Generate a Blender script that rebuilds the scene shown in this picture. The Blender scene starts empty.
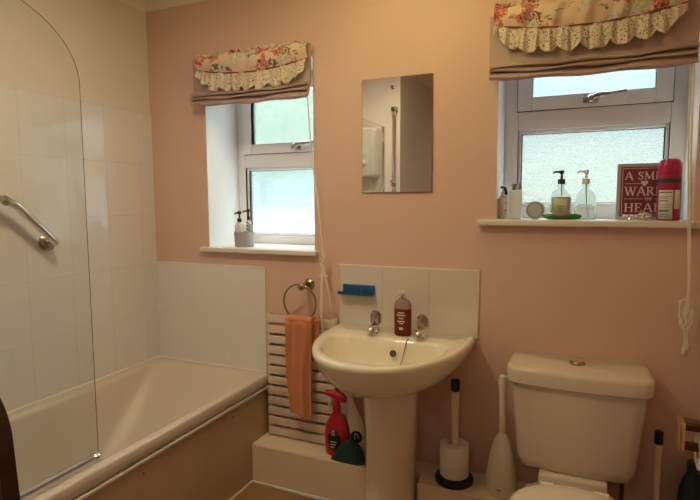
import bpy, bmesh, math, random
from math import sin, cos, pi, radians
from mathutils import Vector, Matrix
random.seed(7)
C = bpy.context.scene.collection

# ------------------------------------------------------------------ materials
def mat(name, col, rough=.5, metal=0., spec=.5, trans=0., ior=1.45, coat=0., bump=0., bscale=80., sheen=0., alpha=1., sss=0.):
    m = bpy.data.materials.new(name); m.use_nodes = True
    nt = m.node_tree; b = nt.nodes['Principled BSDF']
    b.inputs['Base Color'].default_value = (*col, 1)
    b.inputs['Roughness'].default_value = rough
    b.inputs['Metallic'].default_value = metal
    b.inputs['Specular IOR Level'].default_value = spec
    b.inputs['Transmission Weight'].default_value = trans
    b.inputs['IOR'].default_value = ior
    b.inputs['Coat Weight'].default_value = coat
    b.inputs['Sheen Weight'].default_value = sheen
    b.inputs['Alpha'].default_value = alpha
    if bump:
        g = nt.nodes.new('ShaderNodeNewGeometry')
        n = nt.nodes.new('ShaderNodeTexNoise'); n.inputs['Scale'].default_value = bscale; n.inputs['Detail'].default_value = 4
        u = nt.nodes.new('ShaderNodeBump'); u.inputs['Strength'].default_value = bump; u.inputs['Distance'].default_value = .002
        nt.links.new(g.outputs['Position'], n.inputs['Vector'])
        nt.links.new(n.outputs['Fac'], u.inputs['Height']); nt.links.new(u.outputs['Normal'], b.inputs['Normal'])
    return m

def N(nt, typ, **kw):
    n = nt.nodes.new(typ)
    for k, v in kw.items(): setattr(n, k, v)
    return n

def vary(m, c2, scale=6., lo=.35, hi=.7, detail=4.):
    """mottle the base colour towards c2 (wear, stains)"""
    nt = m.node_tree; b = nt.nodes['Principled BSDF']
    g = N(nt, 'ShaderNodeNewGeometry'); n = N(nt, 'ShaderNodeTexNoise'); n.inputs['Scale'].default_value = scale; n.inputs['Detail'].default_value = detail
    r = N(nt, 'ShaderNodeValToRGB'); c1 = tuple(b.inputs['Base Color'].default_value)
    r.color_ramp.elements[0].position = lo; r.color_ramp.elements[1].position = hi
    r.color_ramp.elements[0].color = c1; r.color_ramp.elements[1].color = (*c2, 1)
    nt.links.new(g.outputs['Position'], n.inputs['Vector']); nt.links.new(n.outputs['Fac'], r.inputs['Fac'])
    nt.links.new(r.outputs['Color'], b.inputs['Base Color'])
    return m

def tile_mat(name, axis, off_h, off_v, col, grout, row=.25, width=.2):
    m = mat(name, col, rough=.05, spec=1., coat=.25)
    nt = m.node_tree; b = nt.nodes['Principled BSDF']
    g = N(nt, 'ShaderNodeNewGeometry'); s = N(nt, 'ShaderNodeSeparateXYZ'); c = N(nt, 'ShaderNodeCombineXYZ')
    nt.links.new(g.outputs['Position'], s.inputs[0])
    ah = N(nt, 'ShaderNodeMath'); ah.inputs[1].default_value = off_h
    av = N(nt, 'ShaderNodeMath'); av.inputs[1].default_value = off_v
    nt.links.new(s.outputs[axis], ah.inputs[0]); nt.links.new(s.outputs[2], av.inputs[0])
    nt.links.new(ah.outputs[0], c.inputs[0]); nt.links.new(av.outputs[0], c.inputs[1])
    br = N(nt, 'ShaderNodeTexBrick', offset=0., squash=1.)
    br.inputs['Color1'].default_value = (*col, 1); br.inputs['Color2'].default_value = (*[x*.97 for x in col], 1)
    br.inputs['Mortar'].default_value = (*grout, 1)
    br.inputs['Scale'].default_value = 1; br.inputs['Mortar Size'].default_value = .0018; br.inputs['Mortar Smooth'].default_value = .2
    br.inputs['Brick Width'].default_value = width; br.inputs['Row Height'].default_value = row
    nt.links.new(c.outputs[0], br.inputs['Vector']); nt.links.new(br.outputs['Color'], b.inputs['Base Color'])
    n = N(nt, 'ShaderNodeTexNoise'); n.inputs['Scale'].default_value = 6; n.inputs['Detail'].default_value = 1
    nt.links.new(g.outputs['Position'], n.inputs['Vector'])
    mi = N(nt, 'ShaderNodeMath', operation='MULTIPLY_ADD'); mi.inputs[1].default_value = -.6
    nt.links.new(br.outputs['Fac'], mi.inputs[0]); nt.links.new(n.outputs['Fac'], mi.inputs[2])
    u = N(nt, 'ShaderNodeBump'); u.inputs['Strength'].default_value = .22; u.inputs['Distance'].default_value = .002
    nt.links.new(mi.outputs[0], u.inputs['Height']); nt.links.new(u.outputs['Normal'], b.inputs['Normal'])
    return m

WALL = (.745, .52, .43)
M = {}
M['wall'] = vary(mat('wall_paint', WALL, .75, spec=.3, bump=.12, bscale=120), tuple(x*.96 for x in WALL), 3)
M['wall_cream'] = mat('cream_gloss_wall_paint', (.76, .69, .63), .25, spec=.5, bump=.05, bscale=14)
M['white_paint'] = mat('reveal_white_paint', (.90, .885, .885), .5, bump=.08, bscale=60)
M['ceiling'] = mat('ceiling_paint', (.84, .77, .68), .9, bump=.1, bscale=60)
M['upvc'] = mat('white_upvc', (.92, .90, .92), .28)
M['gasket'] = mat('dark_gasket', (.10, .10, .11), .6)
M['sill'] = mat('sill_gloss_paint', (.80, .74, .66), .3)
M['tile_far'] = tile_mat('wall_tiles_far', 0, 4.0 + 1.33 + .005, -.466 + 2.5, (.84, .80, .77), (.79, .745, .70))
M['tile_left'] = tile_mat('wall_tiles_left', 1, 4.0 + .09, -.466 + 2.5, (.80, .77, .75), (.71, .67, .63))
M['tile_basin'] = tile_mat('splashback_tiles', 0, 4.0 - .05, -.744 + 2.5 + .07, (.74, .68, .62), (.62, .54, .46), row=.5)
M['bath'] = mat('bath_cream_acrylic', (.68, .61, .54), .3, coat=.1)
M['panel'] = vary(mat('bath_panel_beige', (.58, .44, .31), .35), (.55, .41, .29), 5)
M['cream_trim'] = mat('cream_trim_strip', (.88, .82, .72), .3)
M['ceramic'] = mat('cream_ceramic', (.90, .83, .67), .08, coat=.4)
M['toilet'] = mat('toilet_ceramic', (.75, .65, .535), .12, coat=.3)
M['seat'] = mat('toilet_seat_plastic', (.83, .75, .62), .2)
M['chrome'] = mat('chrome', (.80, .80, .80), .08, metal=1)
M['dull_chrome'] = mat('worn_chrome', (.42, .38, .34), .18, metal=1)
M['bronze'] = mat('tarnished_ring_metal', (.38, .30, .22), .25, metal=1)
M['brass'] = mat('gilt_metal', (.78, .58, .30), .22, metal=1)
M['black'] = mat('black_plastic', (.012, .012, .013), .35)
M['dark_green'] = mat('dark_green_cap', (.02, .04, .035), .4)
M['white_plastic'] = mat('white_plastic', (.80, .78, .74), .3)
M['cream_plastic'] = mat('cream_plastic', (.80, .70, .59), .35)
M['beige_pole'] = mat('beige_pole', (.80, .68, .56), .35)
M['paper'] = mat('toilet_paper', (.86, .80, .72), .95, spec=.1, bump=.3, bscale=300)
M['slat'] = vary(mat('white_painted_slats', (.80, .66, .54), .45), (.74, .60, .48), 9)
M['floor'] = None
M['towel'] = mat('terracotta_towel', (.68, .26, .125), .95, spec=.1, bump=.9, bscale=420, sheen=.3)
M['cord'] = mat('white_cord', (.86, .77, .66), .8)
M['acorn'] = mat('pale_wood_acorn', (.76, .62, .46), .5)
M['blue'] = mat('blue_plastic', (.03, .15, .36), .35)
M['blue_dark'] = mat('dark_blue_plastic', (.02, .07, .17), .4)
M['red'] = mat('red_plastic', (.50, .022, .035), .3)
M['label_black'] = mat('black_label', (.02, .02, .025), .4)
M['label_white'] = mat('white_print', (.8, .8, .8), .5)
M['label_cream'] = mat('cream_paper_label', (.66, .62, .42), .6)
M['label_ink'] = mat('grey_print', (.22, .22, .18), .6)
M['cloth_green'] = mat('dark_green_cloth', (.015, .055, .045), .9, bump=.6, bscale=250)
M['teal'] = mat('dark_teal_plastic', (.010, .026, .028), .4)
M['magenta'] = mat('magenta_plastic', (.46, .02, .10), .3)
M['can_red'] = mat('dark_pink_can', (.42, .025, .09), .3, metal=.2)
M['can_dark'] = mat('dark_green_band', (.05, .07, .05), .35)
M['can_text'] = mat('pale_text_panel', (.72, .74, .66), .4)
M['sign_red'] = mat('dark_red_sign', (.22, .032, .065), .55)
M['sign_edge'] = mat('grey_sign_frame', (.46, .42, .42), .5)
M['sign_ink'] = mat('pale_sign_lettering', (.82, .70, .68), .6)
M['green_pack'] = mat('green_film', (.03, .22, .03), .25)
M['pack_label'] = mat('brown_pack_label', (.20, .14, .09), .5)
M['foil'] = mat('crumpled_foil', (.78, .74, .78), .2, metal=.7)
M['white_box'] = mat('pale_blue_white_plastic', (.74, .80, .86), .3)
M['grey_pot'] = mat('grey_woven_pot', (.42, .42, .45), .8, bump=.8, bscale=180)
M['leaf'] = mat('green_leaf', (.05, .20, .08), .5)
M['soap_white'] = mat('white_soap_bottle', (.80, .80, .76), .25)
M['disc'] = mat('silver_grey_disc', (.50, .53, .51), .5)
M['disc_dark'] = mat('dark_beads', (.16, .17, .16), .4)
M['clear'] = mat('clear_plastic', (.93, .98, .96), .05, trans=.92, ior=1.3)
M['soap_clear'] = mat('clear_brown_plastic', (.55, .42, .33), .06, trans=.6, ior=1.3)
M['clear_soap'] = mat('milky_soap', (.86, .88, .80), .3, trans=.1, ior=1.3)
M['amber'] = mat('red_brown_liquid', (.20, .045, .018), .06, trans=.25, ior=1.35)
M['wood_dark'] = vary(mat('dark_brown_wood', (.055, .022, .014), .25), (.03, .012, .008), 14)
M['wood_holder'] = mat('dark_red_wood', (.09, .03, .018), .2)
M['mirror'] = mat('mirror_silver', (.86, .87, .86), .015, metal=1)
M['mirror_edge'] = mat('mirror_edge', (.33, .22, .14), .4)
M['screen_rail'] = mat('screen_bottom_rail', (.62, .60, .62), .2, metal=.8)
M['shower'] = mat('shower_white_plastic', (.82, .79, .76), .3)
M['rose_gold'] = mat('cushion_pink', (.7, .5, .4), .6)
M['tape'] = vary(mat('floral_label', (.82, .76, .64), .5), (.45, .30, .22), 90, .54, .62)
M['end_wall'] = M['wall']

def screen_glass():
    m = mat('shower_glass', (.97, .985, .975), .0, trans=1., ior=1.18, spec=.5)
    nt = m.node_tree; b = nt.nodes['Principled BSDF']; o = nt.nodes['Material Output']
    t = N(nt, 'ShaderNodeBsdfTransparent'); t.inputs['Color'].default_value = (.96, .975, .965, 1)
    gl = N(nt, 'ShaderNodeBsdfGlossy'); gl.inputs['Roughness'].default_value = .02
    fr = N(nt, 'ShaderNodeFresnel'); fr.inputs['IOR'].default_value = 1.5
    mx = N(nt, 'ShaderNodeMixShader')
    gm = N(nt, 'ShaderNodeNewGeometry'); iv = N(nt, 'ShaderNodeMath', operation='SUBTRACT'); iv.inputs[0].default_value = 1.; nt.links.new(gm.outputs['Backfacing'], iv.inputs[1])
    fm = N(nt, 'ShaderNodeMath', operation='MULTIPLY'); nt.links.new(fr.outputs[0], fm.inputs[0]); nt.links.new(iv.outputs[0], fm.inputs[1])
    nt.links.new(fm.outputs[0], mx.inputs[0]); nt.links.new(t.outputs[0], mx.inputs[1]); nt.links.new(gl.outputs[0], mx.inputs[2])
    nt.links.new(mx.outputs[0], o.inputs['Surface'])
    nt.nodes.remove(b)
    return m
M['glass'] = screen_glass()
M['glass_edge'] = mat('glass_edge', (.20, .18, .14), .2)

def obscure_glass(name, scale, tint, trl, gap, bst=.45):
    """patterned obscure glass: part scattering, part letting the outdoors through"""
    m = bpy.data.materials.new(name); m.use_nodes = True; nt = m.node_tree
    nt.nodes.remove(nt.nodes['Principled BSDF']); o = nt.nodes['Material Output']
    g = N(nt, 'ShaderNodeNewGeometry')
    v = N(nt, 'ShaderNodeTexVoronoi'); v.inputs['Scale'].default_value = scale
    nz = N(nt, 'ShaderNodeTexNoise'); nz.inputs['Scale'].default_value = scale*.6; nz.inputs['Detail'].default_value = 2
    nt.links.new(g.outputs['Position'], v.inputs['Vector']); nt.links.new(g.outputs['Position'], nz.inputs['Vector'])
    ad = N(nt, 'ShaderNodeMath'); nt.links.new(v.outputs['Distance'], ad.inputs[0]); nt.links.new(nz.outputs['Fac'], ad.inputs[1])
    bu = N(nt, 'ShaderNodeBump'); bu.inputs['Strength'].default_value = bst; bu.inputs['Distance'].default_value = .006
    nt.links.new(ad.outputs[0], bu.inputs['Height'])
    tr = N(nt, 'ShaderNodeBsdfTranslucent'); tr.inputs['Color'].default_value = (*tint, 1); nt.links.new(bu.outputs[0], tr.inputs['Normal'])
    rf = N(nt, 'ShaderNodeBsdfRefraction'); rf.inputs['Color'].default_value = (*tint, 1); rf.inputs['Roughness'].default_value = .22; rf.inputs['IOR'].default_value = 1.25
    nt.links.new(bu.outputs[0], rf.inputs['Normal'])
    gl = N(nt, 'ShaderNodeBsdfGlossy'); gl.inputs['Roughness'].default_value = .12; gl.inputs['Color'].default_value = (.9, .9, .9, 1); nt.links.new(bu.outputs[0], gl.inputs['Normal'])
    m1 = N(nt, 'ShaderNodeMixShader'); m1.inputs[0].default_value = trl
    nt.links.new(rf.outputs[0], m1.inputs[1]); nt.links.new(tr.outputs[0], m1.inputs[2])
    tp = N(nt, 'ShaderNodeBsdfTransparent'); tp.inputs['Color'].default_value = (*tint, 1)
    m0 = N(nt, 'ShaderNodeMixShader'); m0.inputs[0].default_value = gap
    nt.links.new(m1.outputs[0], m0.inputs[1]); nt.links.new(tp.outputs[0], m0.inputs[2])
    m2 = N(nt, 'ShaderNodeMixShader'); m2.inputs[0].default_value = .05
    nt.links.new(m0.outputs[0], m2.inputs[1]); nt.links.new(gl.outputs[0], m2.inputs[2])
    nt.links.new(m2.outputs[0], o.inputs['Surface'])
    return m
M['pane_fine'] = obscure_glass('frosted_window_glass', 150, (.90, .97, .97), .08, .35, .22)
M['pane_green'] = obscure_glass('pebbled_top_window_glass', 110, (.92, .96, .95), .08, .30)
M['pane_pebble'] = obscure_glass('pebbled_window_glass', 130, (.85, .87, .86), .08, .25, .55)

def floral():
    m = mat('floral_chintz', (.7, .5, .4), .85, spec=.15, sheen=.2); nt = m.node_tree; b = nt.nodes['Principled BSDF']
    uv = N(nt, 'ShaderNodeUVMap')
    nz = N(nt, 'ShaderNodeTexNoise'); nz.inputs['Scale'].default_value = 30; nz.inputs['Detail'].default_value = 3
    nt.links.new(uv.outputs[0], nz.inputs['Vector'])
    mxv = N(nt, 'ShaderNodeMix', data_type='RGBA', blend_type='LINEAR_LIGHT'); mxv.inputs[0].default_value = .045
    nt.links.new(uv.outputs[0], mxv.inputs[6]); nt.links.new(nz.outputs['Color'], mxv.inputs[7])
    v = N(nt, 'ShaderNodeTexVoronoi'); v.inputs['Scale'].default_value = 12; v.inputs['Randomness'].default_value = .75
    nt.links.new(mxv.outputs[2], v.inputs['Vector'])
    # petals: noisy rings inside each bloom
    nz2 = N(nt, 'ShaderNodeTexNoise'); nz2.inputs['Scale'].default_value = 75; nz2.inputs['Detail'].default_value = 2; nz2.inputs['Distortion'].default_value = 1.5
    nt.links.new(uv.outputs[0], nz2.inputs['Vector'])
    def ramp(stops, interp='LINEAR'):
        r = N(nt, 'ShaderNodeValToRGB'); e = r.color_ramp.elements; r.color_ramp.interpolation = interp
        while len(e) < len(stops): e.new(.5)
        for k, (p, c) in enumerate(stops): e[k].position = p; e[k].color = (*c, 1)
        return r
    rose = ramp([(.34, (.36, .055, .04)), (.5, (.62, .20, .15)), (.66, (.80, .48, .38))])
    pale = ramp([(.3, (.44, .42, .30)), (.5, (.66, .62, .48)), (.62, (.80, .72, .58))])
    nt.links.new(nz2.outputs['Fac'], rose.inputs[0]); nt.links.new(nz2.outputs['Fac'], pale.inputs[0])
    sepc = N(nt, 'ShaderNodeSeparateColor'); nt.links.new(v.outputs['Color'], sepc.inputs[0])
    gt = N(nt, 'ShaderNodeMath', operation='GREATER_THAN'); gt.inputs[1].default_value = .58; nt.links.new(sepc.outputs[0], gt.inputs[0])
    bl = N(nt, 'ShaderNodeMix', data_type='RGBA'); nt.links.new(gt.outputs[0], bl.inputs[0]); nt.links.new(rose.outputs[0], bl.inputs[6]); nt.links.new(pale.outputs[0], bl.inputs[7])
    bm_ = ramp([(.50, (1, 1, 1)), (.57, (0, 0, 0))]); nt.links.new(v.outputs['Distance'], bm_.inputs[0])
    # leaves and dark sprigs
    mp = N(nt, 'ShaderNodeMapping'); mp.inputs['Scale'].default_value = (20, 40, 1); mp.inputs['Rotation'].default_value = (0, 0, .6)
    nt.links.new(mxv.outputs[2], mp.inputs[0])
    v2 = N(nt, 'ShaderNodeTexVoronoi'); v2.inputs['Scale'].default_value = 1.; nt.links.new(mp.outputs[0], v2.inputs['Vector'])
    lm = ramp([(.25, (1, 1, 1)), (.32, (0, 0, 0))]); nt.links.new(v2.outputs['Distance'], lm.inputs[0])
    sp2 = N(nt, 'ShaderNodeSeparateColor'); nt.links.new(v2.outputs['Color'], sp2.inputs[0])
    lc = ramp([(0, (.17, .18, .09)), (.35, (.30, .10, .07)), (.6, (.33, .34, .22)), (.8, (.14, .10, .06))], 'CONSTANT'); nt.links.new(sp2.outputs[1], lc.inputs[0])
    base = N(nt, 'ShaderNodeRGB'); base.outputs[0].default_value = (.80, .60, .46, 1)
    a = N(nt, 'ShaderNodeMix', data_type='RGBA'); nt.links.new(bm_.outputs[0], a.inputs[0]); nt.links.new(base.outputs[0], a.inputs[6]); nt.links.new(bl.outputs[2], a.inputs[7])
    gt2 = N(nt, 'ShaderNodeMath', operation='GREATER_THAN'); gt2.inputs[1].default_value = .45; nt.links.new(sp2.outputs[0], gt2.inputs[0])
    mm = N(nt, 'ShaderNodeMath', operation='MULTIPLY'); nt.links.new(lm.outputs[0], mm.inputs[0]); nt.links.new(gt2.outputs[0], mm.inputs[1])
    c = N(nt, 'ShaderNodeMix', data_type='RGBA'); nt.links.new(mm.outputs[0], c.inputs[0]); nt.links.new(a.outputs[2], c.inputs[6]); nt.links.new(lc.outputs[0], c.inputs[7])
    nt.links.new(c.outputs[2], b.inputs['Base Color'])
    return m
M['floral'] = floral()

def lace():
    m = mat('cream_lace', (.78, .67, .55), .9, spec=.1); nt = m.node_tree; b = nt.nodes['Principled BSDF']
    uv = N(nt, 'ShaderNodeUVMap'); s = N(nt, 'ShaderNodeSeparateXYZ'); nt.links.new(uv.outputs[0], s.inputs[0])
    v = N(nt, 'ShaderNodeTexVoronoi', feature='DISTANCE_TO_EDGE'); v.inputs['Scale'].default_value = 95
    nt.links.new(uv.outputs[0], v.inputs['Vector'])
    n = N(nt, 'ShaderNodeTexNoise'); n.inputs['Scale'].default_value = 60; n.inputs['Detail'].default_value = 1; n.inputs['Distortion'].default_value = 2.
    nt.links.new(uv.outputs[0], n.inputs['Vector'])
    l = N(nt, 'ShaderNodeMath', operation='LESS_THAN'); l.inputs[1].default_value = .15; nt.links.new(v.outputs['Distance'], l.inputs[0])
    f = N(nt, 'ShaderNodeMath', operation='GREATER_THAN'); f.inputs[1].default_value = .56; nt.links.new(n.outputs['Fac'], f.inputs[0])
    e = N(nt, 'ShaderNodeMath', operation='GREATER_THAN'); e.inputs[1].default_value = .072; nt.links.new(s.outputs[1], e.inputs[0])
    m1 = N(nt, 'ShaderNodeMath', operation='MAXIMUM'); nt.links.new(l.outputs[0], m1.inputs[0]); nt.links.new(f.outputs[0], m1.inputs[1])
    m2 = N(nt, 'ShaderNodeMath', operation='MAXIMUM'); nt.links.new(m1.outputs[0], m2.inputs[0]); nt.links.new(e.outputs[0], m2.inputs[1])
    ma = N(nt, 'ShaderNodeMath', operation='MULTIPLY_ADD'); ma.inputs[1].default_value = .78; ma.inputs[2].default_value = .2; nt.links.new(m2.outputs[0], ma.inputs[0])
    nt.links.new(ma.outputs[0], b.inputs['Alpha'])
    return m
M['lace'] = lace()
M['blind'] = mat('mushroom_linen', (.48, .355, .325), .9, spec=.1, bump=.4, bscale=500)
M['piping'] = mat('rust_piping', (.28, .075, .05), .8)

def floor_mat():
    m = mat('brown_vinyl_floor', (.30, .17, .09), .4); nt = m.node_tree; b = nt.nodes['Principled BSDF']
    g = N(nt, 'ShaderNodeNewGeometry'); mp = N(nt, 'ShaderNodeMapping'); mp.inputs['Scale'].default_value = (4, 30, 1)
    n = N(nt, 'ShaderNodeTexNoise'); n.inputs['Scale'].default_value = 2; n.inputs['Detail'].default_value = 5
    r = N(nt, 'ShaderNodeValToRGB'); r.color_ramp.elements[0].color = (.24, .13, .065, 1); r.color_ramp.elements[1].color = (.40, .24, .13, 1)
    nt.links.new(g.outputs['Position'], mp.inputs[0]); nt.links.new(mp.outputs[0], n.inputs['Vector']); nt.links.new(n.outputs['Fac'], r.inputs[0]); nt.links.new(r.outputs[0], b.inputs['Base Color'])
    return m
M['floor'] = floor_mat()

def emit(name, col, s):
    m = bpy.data.materials.new(name); m.use_nodes = True; nt = m.node_tree; nt.nodes.remove(nt.nodes['Principled BSDF'])
    e = N(nt, 'ShaderNodeEmission'); e.inputs[0].default_value = (*col, 1); e.inputs[1].default_value = s
    nt.links.new(e.outputs[0], nt.nodes['Material Output'].inputs['Surface']); return m

# ------------------------------------------------------------------ mesh helpers
def box(bm, x0, x1, y0, y1, z0, z1, bev=0., seg=2, mi=0):
    vs = [bm.verts.new((x, y, z)) for z in (z0, z1) for y in (y0, y1) for x in (x0, x1)]
    fs = [bm.faces.new([vs[i] for i in q]) for q in ((0, 2, 3, 1), (4, 5, 7, 6), (0, 1, 5, 4), (2, 6, 7, 3), (0, 4, 6, 2), (1, 3, 7, 5))]
    for f in fs: f.material_index = mi
    if bev:
        es = list({e for f in fs for e in f.edges})
        bmesh.ops.bevel(bm, geom=es, offset=bev, segments=seg, affect='EDGES', profile=.6)
    return vs

def loft(bm, rings, cap0=True, cap1=True, closed=True, mi=0, uv=None):
    R = [[bm.verts.new(p) for p in r] for r in rings]
    n = len(R[0])
    for a, b in zip(R, R[1:]):
        for i in range(n if closed else n-1):
            j = (i+1) % n
            f = bm.faces.new((a[i], a[j], b[j], b[i])); f.material_index = mi
    if cap0: f = bm.faces.new(R[0][::-1]); f.material_index = mi
    if cap1: f = bm.faces.new(R[-1]); f.material_index = mi
    return R

def lathe(bm, prof, c=(0, 0, 0), n=28, axis='z', mi=0, cap0=True, cap1=True, sx=1., sy=1.):
    """prof: (radius, height) pairs"""
    rings = []
    for r, h in prof:
        ring = []
        for k in range(n):
            a = 2*pi*k/n; u, v = max(r, 1e-5)*cos(a)*sx, max(r, 1e-5)*sin(a)*sy
            p = {'z': (u, v, h), 'y': (u, h, v), 'x': (h, u, v)}[axis]
            ring.append((c[0]+p[0], c[1]+p[1], c[2]+p[2]))
        rings.append(ring)
    return loft(bm, rings, cap0, cap1, mi=mi)

def tube(bm, pts, r, n=10, mi=0, closed=False):
    pts = [Vector(p) for p in pts]; rr = r if isinstance(r, (list, tuple)) else [r]*len(pts)
    rings = []; up = None
    for i, p in enumerate(pts):
        if closed: t = pts[(i+1) % len(pts)] - pts[i-1]
        else: t = pts[min(i+1, len(pts)-1)] - pts[max(i-1, 0)]
        t.normalize()
        if up is None:
            up = Vector((0, 0, 1)) if abs(t.z) < .9 else Vector((0, 1, 0))
        s = t.cross(up).normalized(); up = s.cross(t).normalized()
        rings.append([tuple(p + rr[i]*(cos(2*pi*k/n)*s + sin(2*pi*k/n)*up)) for k in range(n)])
    if closed:
        rings.append(rings[0]); return loft(bm, rings, False, False, mi=mi)
    return loft(bm, rings, mi=mi)

def sphere(bm, c, r, n=16, m=10, s=(1, 1, 1), mi=0):
    rings = [[(c[0]+s[0]*r*sin(pi*j/m)*cos(2*pi*k/n), c[1]+s[1]*r*sin(pi*j/m)*sin(2*pi*k/n), c[2]-s[2]*r*cos(pi*j/m)) for k in range(n)] for j in range(1, m)]
    return loft(bm, rings, mi=mi)

def spline(pts, n=8):
    pts = [Vector(p) for p in pts]; out = []
    for i in range(len(pts)-1):
        p0, p1, p2, p3 = pts[max(i-1, 0)], pts[i], pts[i+1], pts[min(i+2, len(pts)-1)]
        for k in range(n):
            t = k/n
            out.append(.5*((2*p1)+(p2-p0)*t+(2*p0-5*p1+4*p2-p3)*t*t+(3*p1-p0-3*p2+p3)*t**3))
    out.append(pts[-1]); return out

def mesh_of(bm, name, angle=40, mats=()):
    bmesh.ops.remove_doubles(bm, verts=bm.verts, dist=1e-6)
    bmesh.ops.recalc_face_normals(bm, faces=bm.faces)
    me = bpy.data.meshes.new(name); bm.to_mesh(me); bm.free()
    for m in mats: me.materials.append(m)
    me.shade_smooth(); me.set_sharp_from_angle(angle=radians(angle))
    return me

def obj(name, bm, m, parent=None, label=None, angle=40):
    me = mesh_of(bm, name, angle, m if isinstance(m, (list, tuple)) else (m,))
    o = bpy.data.objects.new(name, me); C.objects.link(o)
    if parent is not None:
        o.parent = parent; o.matrix_parent_inverse = Matrix()
        d = Vector(parent.get('_o', (0, 0, 0)))
        if d.length: me.transform(Matrix.Translation(-d))
        o['_o'] = tuple(d)
    if label: o['label'] = label
    return o

def thing(name, label, cat, loc=(0, 0, 0), group=None):
    o = bpy.data.objects.new(name, None); C.objects.link(o); o.empty_display_size = .05
    o.location = loc; o['label'] = label; o['category'] = cat; o['_o'] = tuple(loc)
    if group: o['group'] = group
    return o

def tag(o, label, cat, group=None, kind=None):
    o['label'] = label; o['category'] = cat
    if group: o['group'] = group
    if kind: o['kind'] = kind
    return o

def struct(name, bm, m, parent=None, angle=30):
    o = obj(name, bm, m, parent, angle=angle)
    if parent is None: o['kind'] = 'structure'
    return o

B = bmesh.new
SKY0, SKY1 = 1.0, 13.5
LAMP = 42.
FILL = 92.  # strength of the added fill lamp beside the bath

# ------------------------------------------------------------------ room shell
XL, XR, YB, H = -2.0, .42, -4.4, 2.25
WIN1 = (-1.652, -1.072, 1.06, 1.90)
WIN2 = (-.292, .345, 1.205, 1.90)
T = .33
bm = B()
xs = [XL-.1, WIN1[0], WIN1[1], WIN2[0], WIN2[1], XR+.1]
zs = [0, 1.06, 1.205, 1.90, H]
def hole(x, z):
    return any(w[0] < x < w[1] and w[2] < z < w[3] for w in (WIN1, WIN2))
def quad(pts, mi=0):
    f = bm.faces.new([bm.verts.new(p) for p in pts]); f.material_index = mi
for i in range(len(xs)-1):
    for j in range(len(zs)-1):
        a, b, c, d = xs[i], xs[i+1], zs[j], zs[j+1]
        if hole((a+b)/2, (c+d)/2): continue
        quad([(a, 0, c), (b, 0, c), (b, 0, d), (a, 0, d)])
        quad([(b, T, c), (a, T, c), (a, T, d), (b, T, d)])
for w in (WIN1, WIN2):
    a, b, c, d = w
    quad([(a, 0, c), (a, 0, d), (a, T, d), (a, T, c)], 1); quad([(b, 0, d), (b, 0, c), (b, T, c), (b, T, d)], 1)
    quad([(a, 0, d), (b, 0, d), (b, T, d), (a, T, d)], 1); quad([(a, 0, c), (a, T, c), (b, T, c), (b, 0, c)], 1)
struct('wall_far', bm, [M['wall'], M['white_paint']])
bm = B(); box(bm, XL-.1, XL, YB, 0, 0, H); struct('wall_left', bm, M['wall_cream'])
bm = B(); box(bm, XR, XR+.1, YB, 0, 0, H); struct('wall_right', bm, M['wall'])
bm = B(); box(bm, XL-.1, XR+.1, YB-.1, YB, 0, H); struct('wall_back', bm, mat('hall_wall_paint', (.42, .36, .32), .8))
# closet block at the foot of the bath: carries the electric shower
bm = B(); box(bm, XL, -1.235, -2.9, -1.70, 0, H); struct('wall_end', bm, M['wall_cream'])
bm = B(); box(bm, XL-.1, XR+.1, YB-.1, T, -.06, 0); struct('floor', bm, M['floor'])
bm = B(); box(bm, XL-.1, XR+.1, YB-.1, T, H, H+.06); struct('ceiling', bm, M['ceiling'])
# plaster cove along ceiling edges
bm = B()
def cove(bm, p0, p1, nrm):
    rings = []
    for p in (p0, p1):
        ring = [(p[0], p[1], H)]
        for k in range(7):
            a = pi/2*k/6; r = .035
            ring.append((p[0]+nrm[0]*r*(1-sin(a)), p[1]+nrm[1]*r*(1-sin(a)), H - r*(1-cos(a))))
        rings.append(ring)
    loft(bm, rings)
cove(bm, (XL, 0, H), (XR, 0, H), (0, -1)); cove(bm, (XL, -1.7, H), (XL, 0, H), (1, 0))
struct('trim_1', bm, M['ceiling'], angle=60)
# tile panels by the bath
bm = B(); box(bm, XL+.008, -1.332, -.008, 0, .466, .976, .0015, 1); struct('trim_2', bm, M['tile_far'])
bm = B(); box(bm, XL, XL+.008, -1.70, 0, .466, 1.716, .0015, 1); struct('trim_3', bm, M['tile_left'])
# door behind the camera
bm = B(); box(bm, -.75, -.02, YB, YB+.04, 0, 1.98, .003)
dr = struct('door_1', bm, M['upvc'])
bm = B(); lathe(bm, [(.008, .04), (.008, .075), (.026, .08), (.026, .1), (.01, .11)], (-.68, YB, 1.0), axis='y'); obj('door_handle', bm, M['chrome'], dr)
# window boards
for k, (w, zt, l, r) in enumerate(((WIN1, 1.06, .038, .018), (WIN2, 1.205, .066, .05))):
    bm = B(); box(bm, w[0]-l, w[1]+r, -.032, 0, zt-.022, zt, .006, 3); box(bm, w[0], w[1], -.005, .255, zt-.01, zt+.0005)
    struct('trim_%d' % (4+k), bm, M['sill'])

# ------------------------------------------------------------------ windows
def frame_ring(bm, x0, x1, z0, z1, w, y0, y1, wb=None, bev=.004):
    """rectangular frame with bevelled bars"""
    wb = w if wb is None else wb
    box(bm, x0, x0+w, y0, y1, z0, z1, bev); box(bm, x1-w, x1, y0, y1, z0, z1, bev)
    box(bm, x0+w, x1-w, y0, y1, z0, z0+wb, bev); box(bm, x0+w, x1-w, y0, y1, z1-w, z1, bev)

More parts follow.
